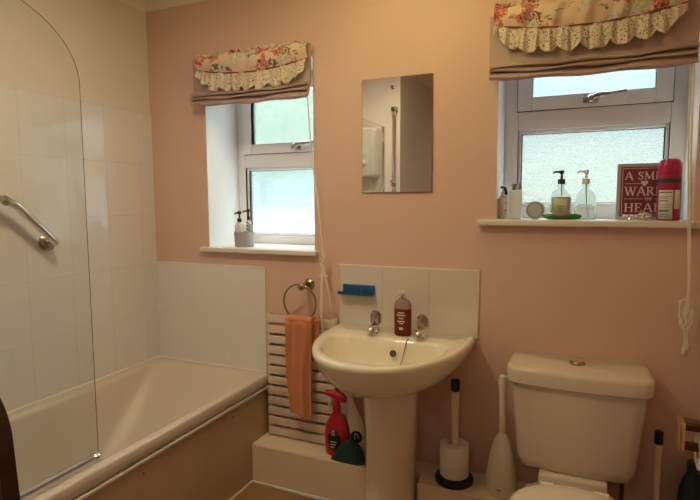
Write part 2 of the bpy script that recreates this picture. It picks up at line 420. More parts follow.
def window(name, w, zt0, zt1, yd, fw, sw, pane_lo, pane_hi, hx):
    x0, x1, z0, z1 = w
    root = bpy.data.objects.new(name, None); C.objects.link(root); root['kind'] = 'structure'; root['label'] = 'white framed window with a top opening light over a fixed pane'
    bm = B(); frame_ring(bm, x0, x1, z0, z1, fw, yd, yd+.065, fw*.9)
    box(bm, x0+fw, x1-fw, yd, yd+.065, zt0, zt1, .004)
    # glazing bead of the fixed pane
    frame_ring(bm, x0+fw, x1-fw, z0+fw*.9, zt0, .013, yd+.012, yd+.03)
    obj('window_frame', bm, M['upvc'], root)
    bm = B(); frame_ring(bm, x0+fw+.012, x1-fw-.012, z0+fw*.9+.012, zt0-.012, .004, yd+.024, yd+.034, bev=0)
    frame_ring(bm, x0+fw-.006, x1-fw+.006, zt1-.006, z1-.03, .006, yd-.002, yd+.004, bev=0)
    obj('seal', bm, M['gasket'], root)
    bm = B(); frame_ring(bm, x0+fw-.003, x1-fw+.003, zt1-.003, z1-.02, sw, yd-.014, yd+.035, sw*.95)
    sash = obj('opening_sash', bm, M['upvc'], root)
    bm = B(); box(bm, x0+fw+.01, x1-fw-.01, yd+.03, yd+.034, z0+fw*.9+.008, zt0-.006); obj('pane', bm, pane_lo, root)
    bm = B(); box(bm, x0+fw+sw-.006, x1-fw-sw+.006, yd+.012, yd+.016, zt1+sw*.9-.006, z1-.02-sw); obj('pane', bm, pane_hi, sash)
    # casement fastener: base plate, hub and lever
    hz = zt1+.022; y = yd-.014
    bm = B(); box(bm, hx-.032, hx+.02, y-.010, y, hz-.013, hz+.011, .003); lathe(bm, [(.016, 0), (.016, -.02), (.011, -.028)], (hx-.004, y-.008, hz), axis='y', n=16)
    tube(bm, spline([(hx-.004, y-.026, hz), (hx+.02, y-.034, hz+.010), (hx+.055, y-.034, hz+.012), (hx+.11, y-.032, hz+.018)]), [.0105]*9+[.0085]*8+[.0065]*8, 10)
    sphere(bm, (hx+.11, y-.032, hz+.018), .0065, 10, 8)
    obj('window_handle', bm, M['dull_chrome'], sash)
    return root
window('window_1', WIN1, 1.452, 1.525, .25, .045, .052, M['pane_fine'], M['pane_green'], -1.285)
window('window_2', WIN2, 1.558, 1.637, .20, .052, .055, M['pane_pebble'], M['pane_fine'], .030)

# ------------------------------------------------------------------ blinds
def blind(label, x0, x1, zb, zband, ztop, fl, cord_pts, acorn_pts, sd):
    rnd = random.Random(sd); L = x1-x0
    root = thing('roman_blind', label, 'blind', (x0, -.02, 1.95), 'roman blinds over the windows')
    # header batten
    bm = B(); box(bm, x0+.008, x1-.008, -.03, -.002, 1.925, 1.95, .003); obj('batten', bm, M['slat'], root)
    # linen panel with gathered folds at the hem, as one closed sheet
    nu = 60
    prof = [(-.034, 1.945), (-.036, 1.90), (-.037, 1.85), (-.038, zb+.070), (-.052, zb+.060), (-.066, zb+.052), (-.064, zb+.047), (-.044, zb+.050),
            (-.056, zb+.041), (-.074, zb+.033), (-.071, zb+.028), (-.046, zb+.033), (-.058, zb+.024), (-.070, zb+.008), (-.062, zb-.001), (-.044, zb+.004), (-.034, zb+.02)]
    rings = []
    for k in range(nu+1):
        u = k/nu; x = x0+L*u; ring = []
        for j, (y, z) in enumerate(prof):
            low = max(0, min(1, (1.83-z)/.08))
            dz = low*(-.010*sin(pi*u)*.7 + .0025*sin(u*17+j*.5+sd) + .004*(.5-u)*2*(1 if j > 11 else .3))
            dy = low*(.003*sin(u*11+j*1.1+sd)) + .0015*sin(u*9+sd)
            xx = x + (u-.5)*-.010*low
            ring.append((xx, y+dy, z+dz))
        ring += [(x, y+.004, z+.002) for y, z in ((-.030, zb+.066), (-.030, 1.945))]
        rings.append(ring)
    bm = B(); loft(bm, rings); obj('linen_panel', bm, M['blind'], root, angle=50)
    # band line
    def zband_at(u):
        return zband[0]*(1-u)*(1-2*u) + zband[1]*4*u*(1-u) + zband[2]*u*(2*u-1)
    xa, xb = x0+fl[0], x1-fl[1]
    # floral valance: gathered cloth with real thickness
    bm = B(); uvl = bm.loops.layers.uv.new('UVMap'); NU, NV = 96, 10
    front, back = [], []
    for i in range(NU+1):
        u = i/NU; fr, bk = [], []
        for j in range(NV+1):
            v = j/NV; zt = ztop + .004*sin(u*23+sd) + .003*sin(u*51)
            z = zt + (zband_at(u)-zt)*v
            y = -.052 - .016*sin(pi*min(1, v*1.1))**.8 - .004*sin(u*34+2*v+sd) - .0025*sin(u*71+v*4)
            if v < .12: y += .012*(1-v/.12)
            x = xa+(xb-xa)*u
            fr.append((bm.verts.new((x, y, z)), (x-x0+sd*.37, z*1.0)))
            bk.append((bm.verts.new((x, y+.004, z)), (0, 0)))
        front.append(fr); back.append(bk)
    def face(q):
        f = bm.faces.new([v for v, _ in q])
        for lp, (_, t) in zip(f.loops, q): lp[uvl].uv = t
    for i in range(NU):
        for j in range(NV):
            face([front[i][j], front[i][j+1], front[i+1][j+1], front[i+1][j]]); face([back[i][j], back[i+1][j], back[i+1][j+1], back[i][j+1]])
        for jj in (0, NV): face([front[i][jj], front[i+1][jj], back[i+1][jj], back[i][jj]])
    for i in (0, NU):
        for j in range(NV): face([front[i][j], back[i][j], back[i][j+1], front[i][j+1]])
    val = obj('floral_valance', bm, M['floral'], root, 'gathered floral valance', angle=60)
    # small frilled heading along top edge
    bm = B(); uvl = bm.loops.layers.uv.new('UVMap'); prev = None
    for i in range(121):
        u = i/120; x = xa+(xb-xa)*u; y = -.046-.006*sin(u*120+sd); h = .008+.004*sin(u*37+sd)
        a = bm.verts.new((x, y, ztop-.006)); b = bm.verts.new((x, y-.003*sin(u*97), ztop+h))
        if prev:
            f = bm.faces.new((prev[0], a, b, prev[1]))
            for lp, t in zip(f.loops, ((x-x0, 0), (x-x0+.005, 0), (x-x0+.005, .012), (x-x0, .012))): lp[uvl].uv = (t[0]+sd*.2, t[1]+.3)
        prev = (a, b)
    fh = obj('heading_frill', bm, M['floral'], val); s = fh.modifiers.new('thick', 'SOLIDIFY'); s.thickness = .002
    # piping
    bm = B(); tube(bm, [(xa+(xb-xa)*k/60, -.0575-.004*sin(k/60*34+2+sd), zband_at(k/60)) for k in range(61)], .0032, 8); obj('piping', bm, M['piping'], val)
    # lace frill: pleated, scalloped lower edge
    bm = B(); uvl = bm.loops.layers.uv.new('UVMap'); NU, NV = 260, 9; g = []; dsc = .084*(L/.62)**.3
    nsc = 9 if L < .635 else 8
    for i in range(NU+1):
        u = i/NU; row = []; ph = u*nsc*pi + .5*sin(u*13+sd)
        sc = .66 + .34*abs(sin(ph))**.55
        sc *= .35+.65*min(1, min(u, 1-u)*9)
        for j in range(NV+1):
            v = j/NV; amp = .002+.010*v
            y = -.058 - .006*v - amp*(sin(u*nsc*2*pi*1.55+sd+.6*sin(u*21)) + .35*sin(u*nsc*2*pi*3.7)) *.8
            x = xa+(xb-xa)*u + .004*v*sin(u*nsc*2*pi*1.3)
            row.append((bm.verts.new((x, min(y, -.050), zband_at(u)-dsc*sc*v)), (u*L*1.35, .084*v)))
        g.append(row)
    for i in range(NU):
        for j in range(NV): face([g[i][j], g[i][j+1], g[i+1][j+1], g[i+1][j]])
    lc = obj('lace_frill', bm, M['lace'], val, 'cream lace frill with scalloped edge', angle=80); s = lc.modifiers.new('thick', 'SOLIDIFY'); s.thickness = .0012
    # pull cords with a tangled knot and acorns
    bm = B()
    for pts in cord_pts: tube(bm, spline(pts, 8), .0027, 6)
    cd = obj('pull_cord', bm, M['cord'], root)
    for (x, y, z) in acorn_pts:
        bm = B(); lathe(bm, [(.002, .014), (.0045, .012), (.0055, .004), (.0085, -.004), (.0095, -.018), (.007, -.022)], (x, y, z), 14); obj('acorn', bm, M['acorn'], cd)
    return root

def tangle(c, n, r, sd):
    rnd = random.Random(sd)
    return [(c[0]+rnd.uniform(-r, r)*.7, c[1]+rnd.uniform(-.5, .5)*r*.5, c[2]+rnd.uniform(-r, r)*1.6) for _ in range(n)]
k1 = (-1.005, -.05, 1.02)
blind('roman blind with floral frill over the smaller left window beside the bath', -1.690, -1.066, 1.722, (1.886, 1.851, 1.878), 1.948, (.040, .004),
      [[(-1.075, -.045, 1.72), (-1.06, -.045, 1.5), (-1.03, -.045, 1.25), (-1.008, -.05, 1.07), k1] + tangle(k1, 12, .022, 3) + [(-1.01, -.053, .95), (-1.012, -.056, .80), (-1.010, -.056, .70)],
       [k1, (-1.0, -.05, .96), (-.985, -.048, .90), (-.978, -.048, .845)], [k1, (-1.012, -.052, .99), (-1.016, -.056, .90), (-1.016, -.058, .78), (-1.004, -.056, .69)], [(-1.03, -.05, .955), (-1.0, -.052, .962), (-.982, -.05, .953)]],
      [(-1.005, -.05, 1.03), (-.978, -.048, .835)], 1)
k2 = (.331, -.05, .90)
blind('roman blind with floral frill over the wider right window above the toilet', -.322, .330, 1.708, (1.902, 1.868, 1.896), 1.972, (.018, .040),
      [[(.308, -.045, 1.72), (.312, -.045, 1.5), (.325, -.045, 1.2), (.334, -.048, 1.0), k2] + tangle(k2, 16, .030, 5) + [(.330, -.05, .84), (.332, -.05, .79)],
       [(.316, -.048, 1.72), (.322, -.048, 1.4), (.336, -.048, 1.05), (.338, -.05, .93), k2] + tangle(k2, 14, .027, 8) + [(.338, -.05, .85), (.340, -.05, .80)]],
      [(.332, -.05, .785), (.341, -.05, .80)], 2)

# ------------------------------------------------------------------ mirror
bm = B(); box(bm, -.842, -.540, -.006, -.001, 1.312, 1.775, .0012, 1)
mr = thing('wall_mirror', 'frameless rectangular mirror on the wall between the two windows', 'mirror', (-.69, 0, 1.312))
obj('mirror_backing', bm, M['mirror_edge'], mr)
bm = B(); box(bm, -.8395, -.5425, -.0075, -.0055, 1.3145, 1.7725); obj('mirror_glass', bm, M['mirror'], mr)

# ------------------------------------------------------------------ bath
def rrect(x0, x1, y0, y1, r, z, n=8):
    pts = []
    for cx, cy, a0 in ((x1-r, y1-r, 0), (x0+r, y1-r, pi/2), (x0+r, y0+r, pi), (x1-r, y0+r, 1.5*pi)):
        for k in range(n+1):
            a = a0+pi/2*k/n; pts.append((cx+r*cos(a), cy+r*sin(a), z))
    return pts
bath = thing('bath', 'cream bathtub along the tiled left wall under the window', 'bath', (-1.66, -.85, 0))
bx0, bx1, by0, by1, bz = XL+.0085, -1.312, -1.698, -.0085, .472
bm = B()
def shp(ix0, ix1, iy0, iy1, r, z): return rrect(bx0+ix0, bx1-ix1, by0+iy0, by1-iy1, r, z, 10)
rings = [shp(.004, .002, 0, 0, .004, bz-.046), shp(0, 0, 0, 0, .004, bz-.042), shp(0, 0, 0, 0, .005, bz-.007), shp(.002, .003, .002, .002, .006, bz-.002), shp(.006, .007, .006, .006, .008, bz),
         shp(.050, .034, .05, .055, .07, bz-.001), shp(.058, .041, .060, .066, .09, bz-.005), shp(.064, .047, .07, .082, .11, bz-.018),
         shp(.072, .055, .085, .13, .14, bz-.065), shp(.082, .066, .10, .21, .16, bz-.14), shp(.098, .082, .12, .31, .17, bz-.225), shp(.12, .105, .16, .42, .16, bz-.30), shp(.16, .14, .20, .51, .13, bz-.34), shp(.22, .20, .25, .58, .10, bz-.352)]
loft(bm, rings, cap0=False)
tub = obj('tub', bm, M['bath'], bath, angle=60)
bm = B(); box(bm, -1.350, -1.330, -1.698, -.0085, .0, .425, .002); obj('bath_panel', bm, M['panel'], bath)
bm = B(); box(bm, -1.3305, -1.309, -1.698, -.010, .408, .4185, .002); obj('panel_trim', bm, M['cream_trim'], bath); bm = B(); box(bm, -1.3305, -1.3235, -1.698, -.151, .0, .012, .002); obj('floor_bead', bm, M['cream_trim'], bath)
for y in (-.78, -.28, -1.4):
    bm = B(); lathe(bm, [(.004, 0), (.004, .0015), (.0015, .002)], (-1.330, y, .36), axis='x', n=10); obj('panel_screw', bm, M['bronze'], bath)
bm = B(); tube(bm, [(bx0+.002, by0, bz+.001), (bx0+.002, by1-.002, bz+.001), (bx1-.02, by1-.002, bz+.001)], .005, 8); obj('sealant', bm, M['cream_trim'], bath)
bm = B(); lathe(bm, [(.022, 0), (.022, .004), (.012, .006)], (-1.66, -1.28, bz-.355), 18); obj('plug_hole', bm, M['chrome'], bath)

# shower screen
scr = thing('shower_screen', 'clear glass bath screen with a rounded top corner on the bath rim', 'shower screen', (-1.36, -1.31, .473))
out = [(-1.69, .482)]
out.append((-.928, .482))
for k in range(17):
    a = pi/2*k/16; out.append((-1.203+.278*cos(a), 1.625+.203*sin(a)))
out.append((-1.69, 1.828))
bm = B(); loft(bm, [[(-1.3635, y, z) for y, z in out], [(-1.3575, y, z) for y, z in out]]); obj('glass_panel', bm, M['glass'], scr)
bm = B(); e = [Vector((-1.3605, y, z)) for y, z in out[1:]]
tube(bm, e, .0011, 6); obj('polished_edge', bm, M['glass_edge'], scr)
bm = B(); box(bm, -1.373, -1.348, -1.69, -.935, .4725, .496, .004, 2); lathe(bm, [(.016, 0), (.016, .022), (.010, .027)], (-1.3605, -.94, .4725), 14); obj('bottom_rail', bm, M['screen_rail'], scr)
bm = B(); box(bm, -1.372, -1.349, -1.70, -1.675, .475, 1.83, .003); obj('wall_profile', bm, M['chrome'], scr)

# grab rail on left wall
gr = thing('grab_rail', 'cranked chrome grab rail on the tiled left wall above the bath', 'grab rail', (-1.95, -.68, 1.2))
RY0, RZ0 = -.605, 1.119
bm = B(); tube(bm, spline([(-1.935, RY0, RZ0), (-1.932, RY0-.022, RZ0+.021), (-1.93, -.690, 1.202), (-1.93, -.745, 1.257), (-1.93, -.772, 1.276), (-1.93, -.825, 1.297), (-1.93, -.98, 1.36), (-1.93, -1.02, 1.376)], 6), .0155, 14)
tube(bm, [(-1.935, RY0, RZ0), (-1.96, RY0+.002, RZ0-.002), (-1.99, RY0+.002, RZ0-.002)], .0145, 14); tube(bm, [(-1.93, -1.02, 1.376), (-1.99, -1.02, 1.376)], .0145, 14)
obj('rail', bm, M['chrome'], gr)
for y, z in ((RY0+.002, RZ0-.002), (-1.02, 1.376)):
    bm = B(); lathe(bm, [(.036, 0), (.036, .006), (.030, .012), (.016, .014)], (XL+.0082, y, z), axis='x', n=24); obj('wall_flange', bm, M['dull_chrome'], gr)
bm = B(); lathe(bm, [(.0163, -.012), (.0175, -.01), (.0175, .01), (.0163, .012)], (0, 0, 0), n=16)
bmesh.ops.rotate(bm, verts=bm.verts, cent=(0, 0, 0), matrix=Matrix.Rotation(radians(60), 3, 'X')); bmesh.ops.translate(bm, verts=bm.verts, vec=(-1.93, -.80, 1.288)); obj('collar', bm, M['dull_chrome'], gr)

# electric shower and riser on end wall (seen in the mirror)
sh = thing('electric_shower', 'white electric shower unit on the end wall above the bath', 'shower', (-1.46, -1.70, 1.45))
bm = B(); rings = [[(x, y, z) for x, z, _ in rrect(-1.55, -1.39, 1.452, 1.825, .035, 0)] for y in (-1.699,)] ; base = rings[0]
loft(bm, [[(x, -1.6995, z) for x, z, _ in rrect(-1.55, -1.39, 1.452, 1.825, .03, 0)], [(x, -1.640, z) for x, z, _ in rrect(-1.55, -1.39, 1.452, 1.825, .03, 0)], [(x, -1.622, z) for x, z, _ in rrect(-1.535, -1.405, 1.467, 1.81, .03, 0)]])
obj('casing', bm, M['shower'], sh)
bm = B(); lathe(bm, [(.024, -1.622), (.024, -1.606), (.018, -1.602)], (-1.50, 0, 1.56), axis='y', n=20); obj('control_dial', bm, M['shower'], sh); bm = B(); lathe(bm, [(.02, -1.622), (.02, -1.61)], (-1.50, 0, 1.63), axis='y', n=20); obj('control_dial', bm, M['shower'], sh)
bm = B(); box(bm, -1.53, -1.515, -1.6225, -1.619, 1.70, 1.745, .002); obj('power_switch', bm, M['gasket'], sh)
rs = thing('shower_riser_rail', 'vertical chrome riser rail beside the electric shower', 'shower rail', (-1.264, -1.65, 1.3))
bm = B(); tube(bm, [(-1.268, -1.655, 1.15), (-1.268, -1.655, 1.955)], .013, 14); obj('rail', bm, M['chrome'], rs)
for z in (1.16, 1.945):
    bm = B(); box(bm, -1.286, -1.25, -1.70, -1.638, z-.018, z+.018, .006); obj('bracket', bm, M['dull_chrome'], rs)
bm = B(); sphere(bm, (-1.268, -1.65, 1.40), .022, 14, 8); tube(bm, [(-1.268, -1.65, 1.40), (-1.268, -1.60, 1.42)], .012); obj('slider', bm, M['chrome'], rs)
hk = thing('wall_hook', 'small round hook high on the end wall above the riser rail', 'hook', (-1.29, -1.7, 2.11))
bm = B(); lathe(bm, [(.014, -1.70), (.014, -1.692), (.006, -1.688), (.006, -1.67), (.010, -1.664)], (-1.289, 0, 2.11), axis='y', n=14); obj('peg', bm, M['dull_chrome'], hk)

# ------------------------------------------------------------------ pipe boxing
bm = B()
def prism(bm, pts, z0, z1, mi=0):
    return loft(bm, [[(x, y, z0) for x, y in pts], [(x, y, z1) for x, y in pts]], mi=mi)
prism(bm, [(-1.330, 0), (-1.330, -.150), (-.748, -.150), (-.748, -.090), (-.545, -.090), (-.545, -.175), (-.125, -.175), (-.125, 0)], 0, .185)
bmesh.ops.bevel(bm, geom=[e for e in bm.edges], offset=.004, segments=2, affect='EDGES')
pb = obj('pipe_boxing', bm, mat('cream_boxing_paint', (.86, .71, .53), .4)); pb['kind'] = 'structure'; pb.name = 'trim_6'
bm = B(); box(bm, -1.322, -.75, -.158, -.150, 0, .012, .003); struct('trim_7', bm, M['cream_trim'])

# slatted duckboard leaning against wall
db = thing('duckboard', 'cream slatted wooden bath mat stood against the wall beside the bath', 'duckboard', (-1.13, -.03, .185))
bm = B(); n = 12; z0, z1 = .187, .768; p = (z1-z0)/n
for k in range(n):
    box(bm, -1.304, -.958, -.044, -.031, z0+k*p+.0065, z0+(k+1)*p-.0065, .002, 2)
obj('slats', bm, M['slat'], db)
for x, w_ in ((-1.304, .010), (-.980, .022)):
    bm = B(); box(bm, x, x+w_, -.0315, -.004, z0, z1, .002); obj('rail', bm, M['slat'], db)

# ------------------------------------------------------------------ towel ring and towel
tr = thing('towel_ring', 'round tarnished metal towel ring on the wall above the slatted mat', 'towel ring', (-1.11, 0, .91))
bm = B(); lathe(bm, [(.026, 0), (.026, -.006), (.020, -.012), (.012, -.016), (.011, -.06), (.016, -.070), (.016, -.086), (.008, -.092)], (-1.100, 0, .908), axis='y', n=22); obj('wall_rose', bm, M['bronze'], tr)
bm = B(); rc = Vector((-1.108, -.080, .838)); rad = .080
tube(bm, [(rc.x+rad*sin(a), rc.y-.004*cos(a), rc.z+rad*cos(a)) for a in [2*pi*k/48 for k in range(48)]], .0042, 10, closed=True); obj('ring', bm, M['bronze'], tr)
tw = thing('hand_towel', 'terracotta hand towel hanging folded through the towel ring', 'towel', (-1.12, -.06, .76))
def towel_layer(name, xa0, xa1, xb0, xb1, ztop, zbot, yb, sd, bulge):
    bm = B(); NU, NV = 30, 40; rnd = random.Random(sd); F = []; K = []
    for j in range(NV+1):
        v = j/NV; fr = []; bk = []
        x0 = xa0+(xb0-xa0)*v + .006*sin(v*7+sd)*v; x1 = xa1+(xb1-xa1)*v + .005*sin(v*6+2*sd)*v
        z = ztop+(zbot-ztop)*v
        for i in range(NU+1):
            u = i/NU
            y = yb - .006*sin(u*2*pi*1.6+sd+v*1.4)*(.5+v*.6) - .004*sin(u*15+v*3+sd) - bulge*sin(pi*u)*(1-.5*v)
            if v < .06: y += (.06-v)/.06*.020
            zz = z + (.006*sin(u*5+sd) if v > .95 else 0)
            fr.append((x0+(x1-x0)*u, y-.005, zz)); bk.append((x0+(x1-x0)*u, y+.005, zz))
        F.append(fr+bk[::-1])
    loft(bm, F); return obj(name, bm, M['towel'], tw, angle=60)
towel_layer('front_fold', -1.168, -1.040, -1.153, -1.049, .778, .335, -.102, 1, .006)
towel_layer('back_fold', -1.08, -1.020, -1.10, -1.024, .772, .63, -.066, 2, .003)
bm = B(); NUU = 24; rings = []
for i in range(NUU+1):
    u = i/NUU; x = -1.166+.126*u; zb_ = rc.z - math.sqrt(max(0, rad**2-(min(max(x-rc.x, -.075), .075))**2))*1.0
    rings.append([(x, -.082+(.026+.002*sin(u*17))*cos(a), .764+(.014+.003*sin(u*9))*sin(a)) for a in [2*pi*k/12 for k in range(12)]])
loft(bm, rings); obj('top_roll', bm, M['towel'], tw, angle=60)

# ------------------------------------------------------------------ basin
BX = -.655
sp = thing('splashback', 'row of three cream wall tiles behind the basin', 'splashback', (-.65, 0, .744))
bm = B(); box(bm, -.951, -.352, -.008, -.0005, .735, 1.002, .0015, 1); obj('tiles', bm, M['tile_basin'], sp)
bm = B(); box(bm, -.953, -.350, -.0085, 0, 1.002, 1.007, .0015, 1); box(bm, -.352, -.3485, -.0085, 0, .735, 1.007, .0012, 1); obj('edge_trim', bm, M['cream_trim'], sp)

basin = thing('washbasin', 'cream pedestal washbasin with two taps against the tiled splashback', 'basin', (BX, -.2, 0))
NB = 96
def dshape(a, yb, yf, rc_, z, ysc=-.06, dx=0.):
    """D outline: straight back at yb, rounded corners, elliptic front reaching yf"""
    pts = []; y0 = min(ysc, yb-rc_)
    # front half from right to left
    n1 = 56
    for k in range(n1+1):
        t = pi*k/n1; ex = abs(cos(t))**.92*(1 if cos(t) >= 0 else -1)
        pts.append((BX+dx+a*ex, y0-(y0-yf)*sin(t)**.95, z))
    n2 = 9
    for k in range(1, n2+1):
        t = pi/2*k/n2; pts.append((BX+dx-a+rc_-rc_*cos(t), yb-rc_+rc_*sin(t) if yb-rc_ > y0 else y0+(yb-y0)*sin(t), z))
    for k in range(1, 20):
        pts.append((BX+dx-a+rc_+(2*a-2*rc_)*k/20, yb, z))
    for k in range(n2):
        t = pi/2*(1-k/n2); pts.append((BX+dx+a-rc_+rc_*cos(t), yb-rc_+rc_*sin(t) if yb-rc_ > y0 else y0+(yb-y0)*sin(t), z))
    return pts
bm = B(); RZ = .745
rings = [dshape(.10, -.06, -.30, .03, .590, -.10), dshape(.15, -.045, -.385, .03, .592, -.10), dshape(.205, -.03, -.448, .03, .609, -.09), dshape(.250, -.02, -.498, .03, .642, -.075), dshape(.277, -.012, -.526, .03, .679, -.065),
         dshape(.291, -.009, -.541, .03, .708, -.06), dshape(.2975, -.0085, -.549, .03, .726, -.06), dshape(.299, -.0085, -.551, .03, .736, -.06), dshape(.296, -.0085, -.548, .028, .7445, -.06), dshape(.286, -.010, -.538, .026, RZ+.002, -.06),
         dshape(.246, -.160, -.500, .06, RZ+.001, -.235), dshape(.237, -.168, -.489, .06, RZ-.003, -.24), dshape(.231, -.174, -.481, .06, RZ-.012, -.245), dshape(.220, -.180, -.466, .06, RZ-.045, -.25), dshape(.19, -.190, -.435, .055, RZ-.09, -.25),
         dshape(.14, -.208, -.39, .045, RZ-.125, -.25), dshape(.08, -.235, -.335, .03, RZ-.142, -.26), dshape(.025, -.265, -.300, .01, RZ-.146, -.275)]
loft(bm, rings); obj('bowl', bm, M['ceramic'], basin, angle=75)
bm = B(); rings = []
for z, a, f in ((0, .105, -.335), (.03, .104, -.332), (.06, .097, -.315), (.20, .092, -.300), (.40, .094, -.300), (.52, .10, -.310), (.60, .112, -.33)):
    pts = [(BX+a*cos(pi*k/28), -.17+(f+.17)*sin(pi*k/28), z) for k in range(29)]
    pts += [(BX-a, -.13, z), (BX-a+.012, -.098, z), (BX+a-.012, -.098, z), (BX+a, -.13, z)]
    rings.append(pts)
loft(bm, rings); obj('pedestal', bm, M['ceramic'], basin, angle=60)
bm = B(); lathe(bm, [(.013, 0), (.013, .005), (.009, .007), (.009, .001)], (0, 0, 0), axis='y', n=20)
bmesh.ops.translate(bm, verts=bm.verts, vec=(-.638, -.196, .695)); obj('overflow', bm, [M['gasket']], basin)
bm = B(); lathe(bm, [(.02, 0), (.02, .004), (.010, .005)], (BX, -.282, RZ-.146), 18); obj('waste', bm, M['chrome'], basin)
bm = B()
tube(bm, spline([(-.588, -.155, .7475), (-.592, -.175, .736), (-.598, -.204, .68), (-.610, -.245, .628), (-.635, -.28, .604)]), .0022, 6); obj('plug_chain', bm, M['dull_chrome'], basin)
for x in (-.742, -.548):
    bm = B(); c = (x, -.105, RZ)
    lathe(bm, [(.026, 0), (.026, .004), (.018, .009), (.016, .035), (.017, .040)], c, 20)
    tube(bm, spline([(x, -.105, RZ+.026), (x, -.130, RZ+.031), (x, -.158, RZ+.026), (x, -.168, RZ+.012)], 6), [.015]*7+[.0145]*7+[.0135]*5, 14)
    tap = obj('tap', bm, M['chrome'], basin)
    bm = B(); lathe(bm, [(.012, .034), (.018, .038), (.0205, .045), (.0205, .078), (.0165, .088), (.009, .092), (.001, .0925)], c, 20)
    for k in range(8):
        a = 2*pi*k/8; tube(bm, [(x+.0195*cos(a), -.105+.0195*sin(a), RZ+.046), (x+.019*cos(a), -.105+.019*sin(a), RZ+.078)], .0045, 8)
    obj('tap_head', bm, M['dull_chrome'], tap)

# hand soap bottle on basin
sb = thing('soap_bottle', 'red-brown liquid hand soap pump bottle on the basin between the taps', 'soap bottle', (-.618, -.075, RZ))
c = (-.628, -.105, RZ+.002)
def oval(bm, prof, c, w=1., d=.62, mi=0): lathe(bm, prof, c, 28, sx=w, sy=d, mi=mi)
bm = B(); oval(bm, [(.030, 0), (.035, .004), (.0355, .06), (.0355, .108)], c); obj('liquid', bm, M['amber'], sb)
bm = B(); oval(bm, [(.0355, .1085), (.035, .122), (.029, .137), (.018, .145), (.012, .148), (.012, .154)], c); obj('shoulder', bm, M['soap_clear'], sb)
bm = B(); lathe(bm, [(.013, .150), (.013, .166), (.011, .168)], c, 18); obj('collar', bm, M['chrome'], sb)
bm = B(); lathe(bm, [(.004, .166), (.004, .170), (.009, .171), (.009, .177), (.006, .179)], c, 16); box(bm, c[0]-.018, c[0], c[1]-.005, c[1]+.005, c[2]+.171, c[2]+.177, .002); obj('pump', bm, M['white_plastic'], sb)
bm = B()
for k, (z, w) in enumerate(((.092, .026), (.082, .034), (.070, .020), (.058, .030), (.050, .016))): box(bm, c[0]-w*.5, c[0]+w*.5, c[1]-.0236, c[1]-.0215, c[2]+z, c[2]+z+.004)
box(bm, c[0]-.008, c[0]+.008, c[1]-.0235, c[1]-.0215, c[2]+.026, c[2]+.036, .001, 1)
obj('label_print', bm, M['rose_gold'], sb)

# blue rack on splashback
br_ = thing('soap_rack', 'small blue plastic rack stuck to the left tile of the splashback', 'rack', (-.857, -.0085, .885))
bm = B(); box(bm, -.930, -.782, -.015, -.0087, .885, .922, .002); 
for k in range(9): box(bm, -.925+k*.0165, -.917+k*.0165, -.019, -.0148, .890, .917, .001, 1)
obj('back_plate', bm, M['blue'], br_)
bm = B(); box(bm, -.942, -.781, -.048, -.0088, .881, .886, .002); box(bm, -.940, -.783, -.048, -.045, .885, .895, .001, 1); obj('ledge', bm, M['blue_dark'], br_)

# ------------------------------------------------------------------ cleaning things on boxing, left of pedestal
ZB = .1855
spr = thing('spray_bottle', 'red trigger spray bottle with a black label standing left of the pedestal', 'spray bottle', (-.945, -.09, ZB))
c = (-.932, -.082, ZB)
bm = B(); oval(bm, [(.048, 0), (.053, .006), (.056, .04), (.056, .10), (.048, .135), (.030, .165), (.018, .185), (.015, .20)], c, 1, .62); obj('body', bm, M['red'], spr)
bm = B(); lathe(bm, [(.0165, .195), (.0175, .20), (.0175, .214), (.0165, .217)], c, 20); obj('neck_ring', bm, M['red'], spr)
bm = B(); rings = []
for t, w, h, z in ((-.050, .010, .010, .268), (-.040, .013, .013, .268), (-.015, .015, .017, .264), (.012, .016, .020, .258), (.034, .014, .020, .252), (.044, .008, .012, .248)):
    rings.append([(c[0]+t, c[1]+w*cos(a), c[2]+z+h*sin(a)) for a in [2*pi*k/16 for k in range(16)]])
loft(bm, rings); lathe(bm, [(.015, .215), (.013, .235), (.014, .25)], c, 18); hd = obj('trigger_head', bm, M['red'], spr)
bm = B(); tube(bm, spline([(c[0]-.022, c[1], c[2]+.252), (c[0]-.034, c[1], c[2]+.235), (c[0]-.034, c[1], c[2]+.212), (c[0]-.042, c[1], c[2]+.19)], 6), [.006]*12+[.004]*7, 10); obj('trigger', bm, M['cream_plastic'], hd)
bm = B()
rings = []
for z, w in ((.035, .012), (.04, .020), (.06, .028), (.09, .028), (.11, .019), (.125, .008)):
    rr = (.056 if z < .1 else .052)
    pts = [(c[0]+rr*sin(a)*1.008, c[1]-rr*.62*cos(a)*1.02-.0005, c[2]+z) for a in [(-1+2*k/10)*(w/.05) for k in range(11)]]
    rings.append(pts)
loft(bm, rings, False, False, closed=False); lab = obj('label', bm, M['label_black'], spr); s = lab.modifiers.new('thick', 'SOLIDIFY'); s.thickness = .001
bm = B(); box(bm, c[0]-.007, c[0]-.004, c[1]-.0372, c[1]-.0355, c[2]+.095, c[2]+.118); box(bm, c[0]+.002, c[0]+.005, c[1]-.0372, c[1]-.0355, c[2]+.095, c[2]+.118)
box(bm, c[0]-.005, c[0]+.003, c[1]-.0372, c[1]-.0355, c[2]+.114, c[2]+.117)
for k in range(3): box(bm, c[0]-.014, c[0]+.014-k*.004, c[1]-.0372, c[1]-.0355, c[2]+.066-k*.012, c[2]+.069-k*.012)
obj('label_print', bm, M['label_white'], lab)

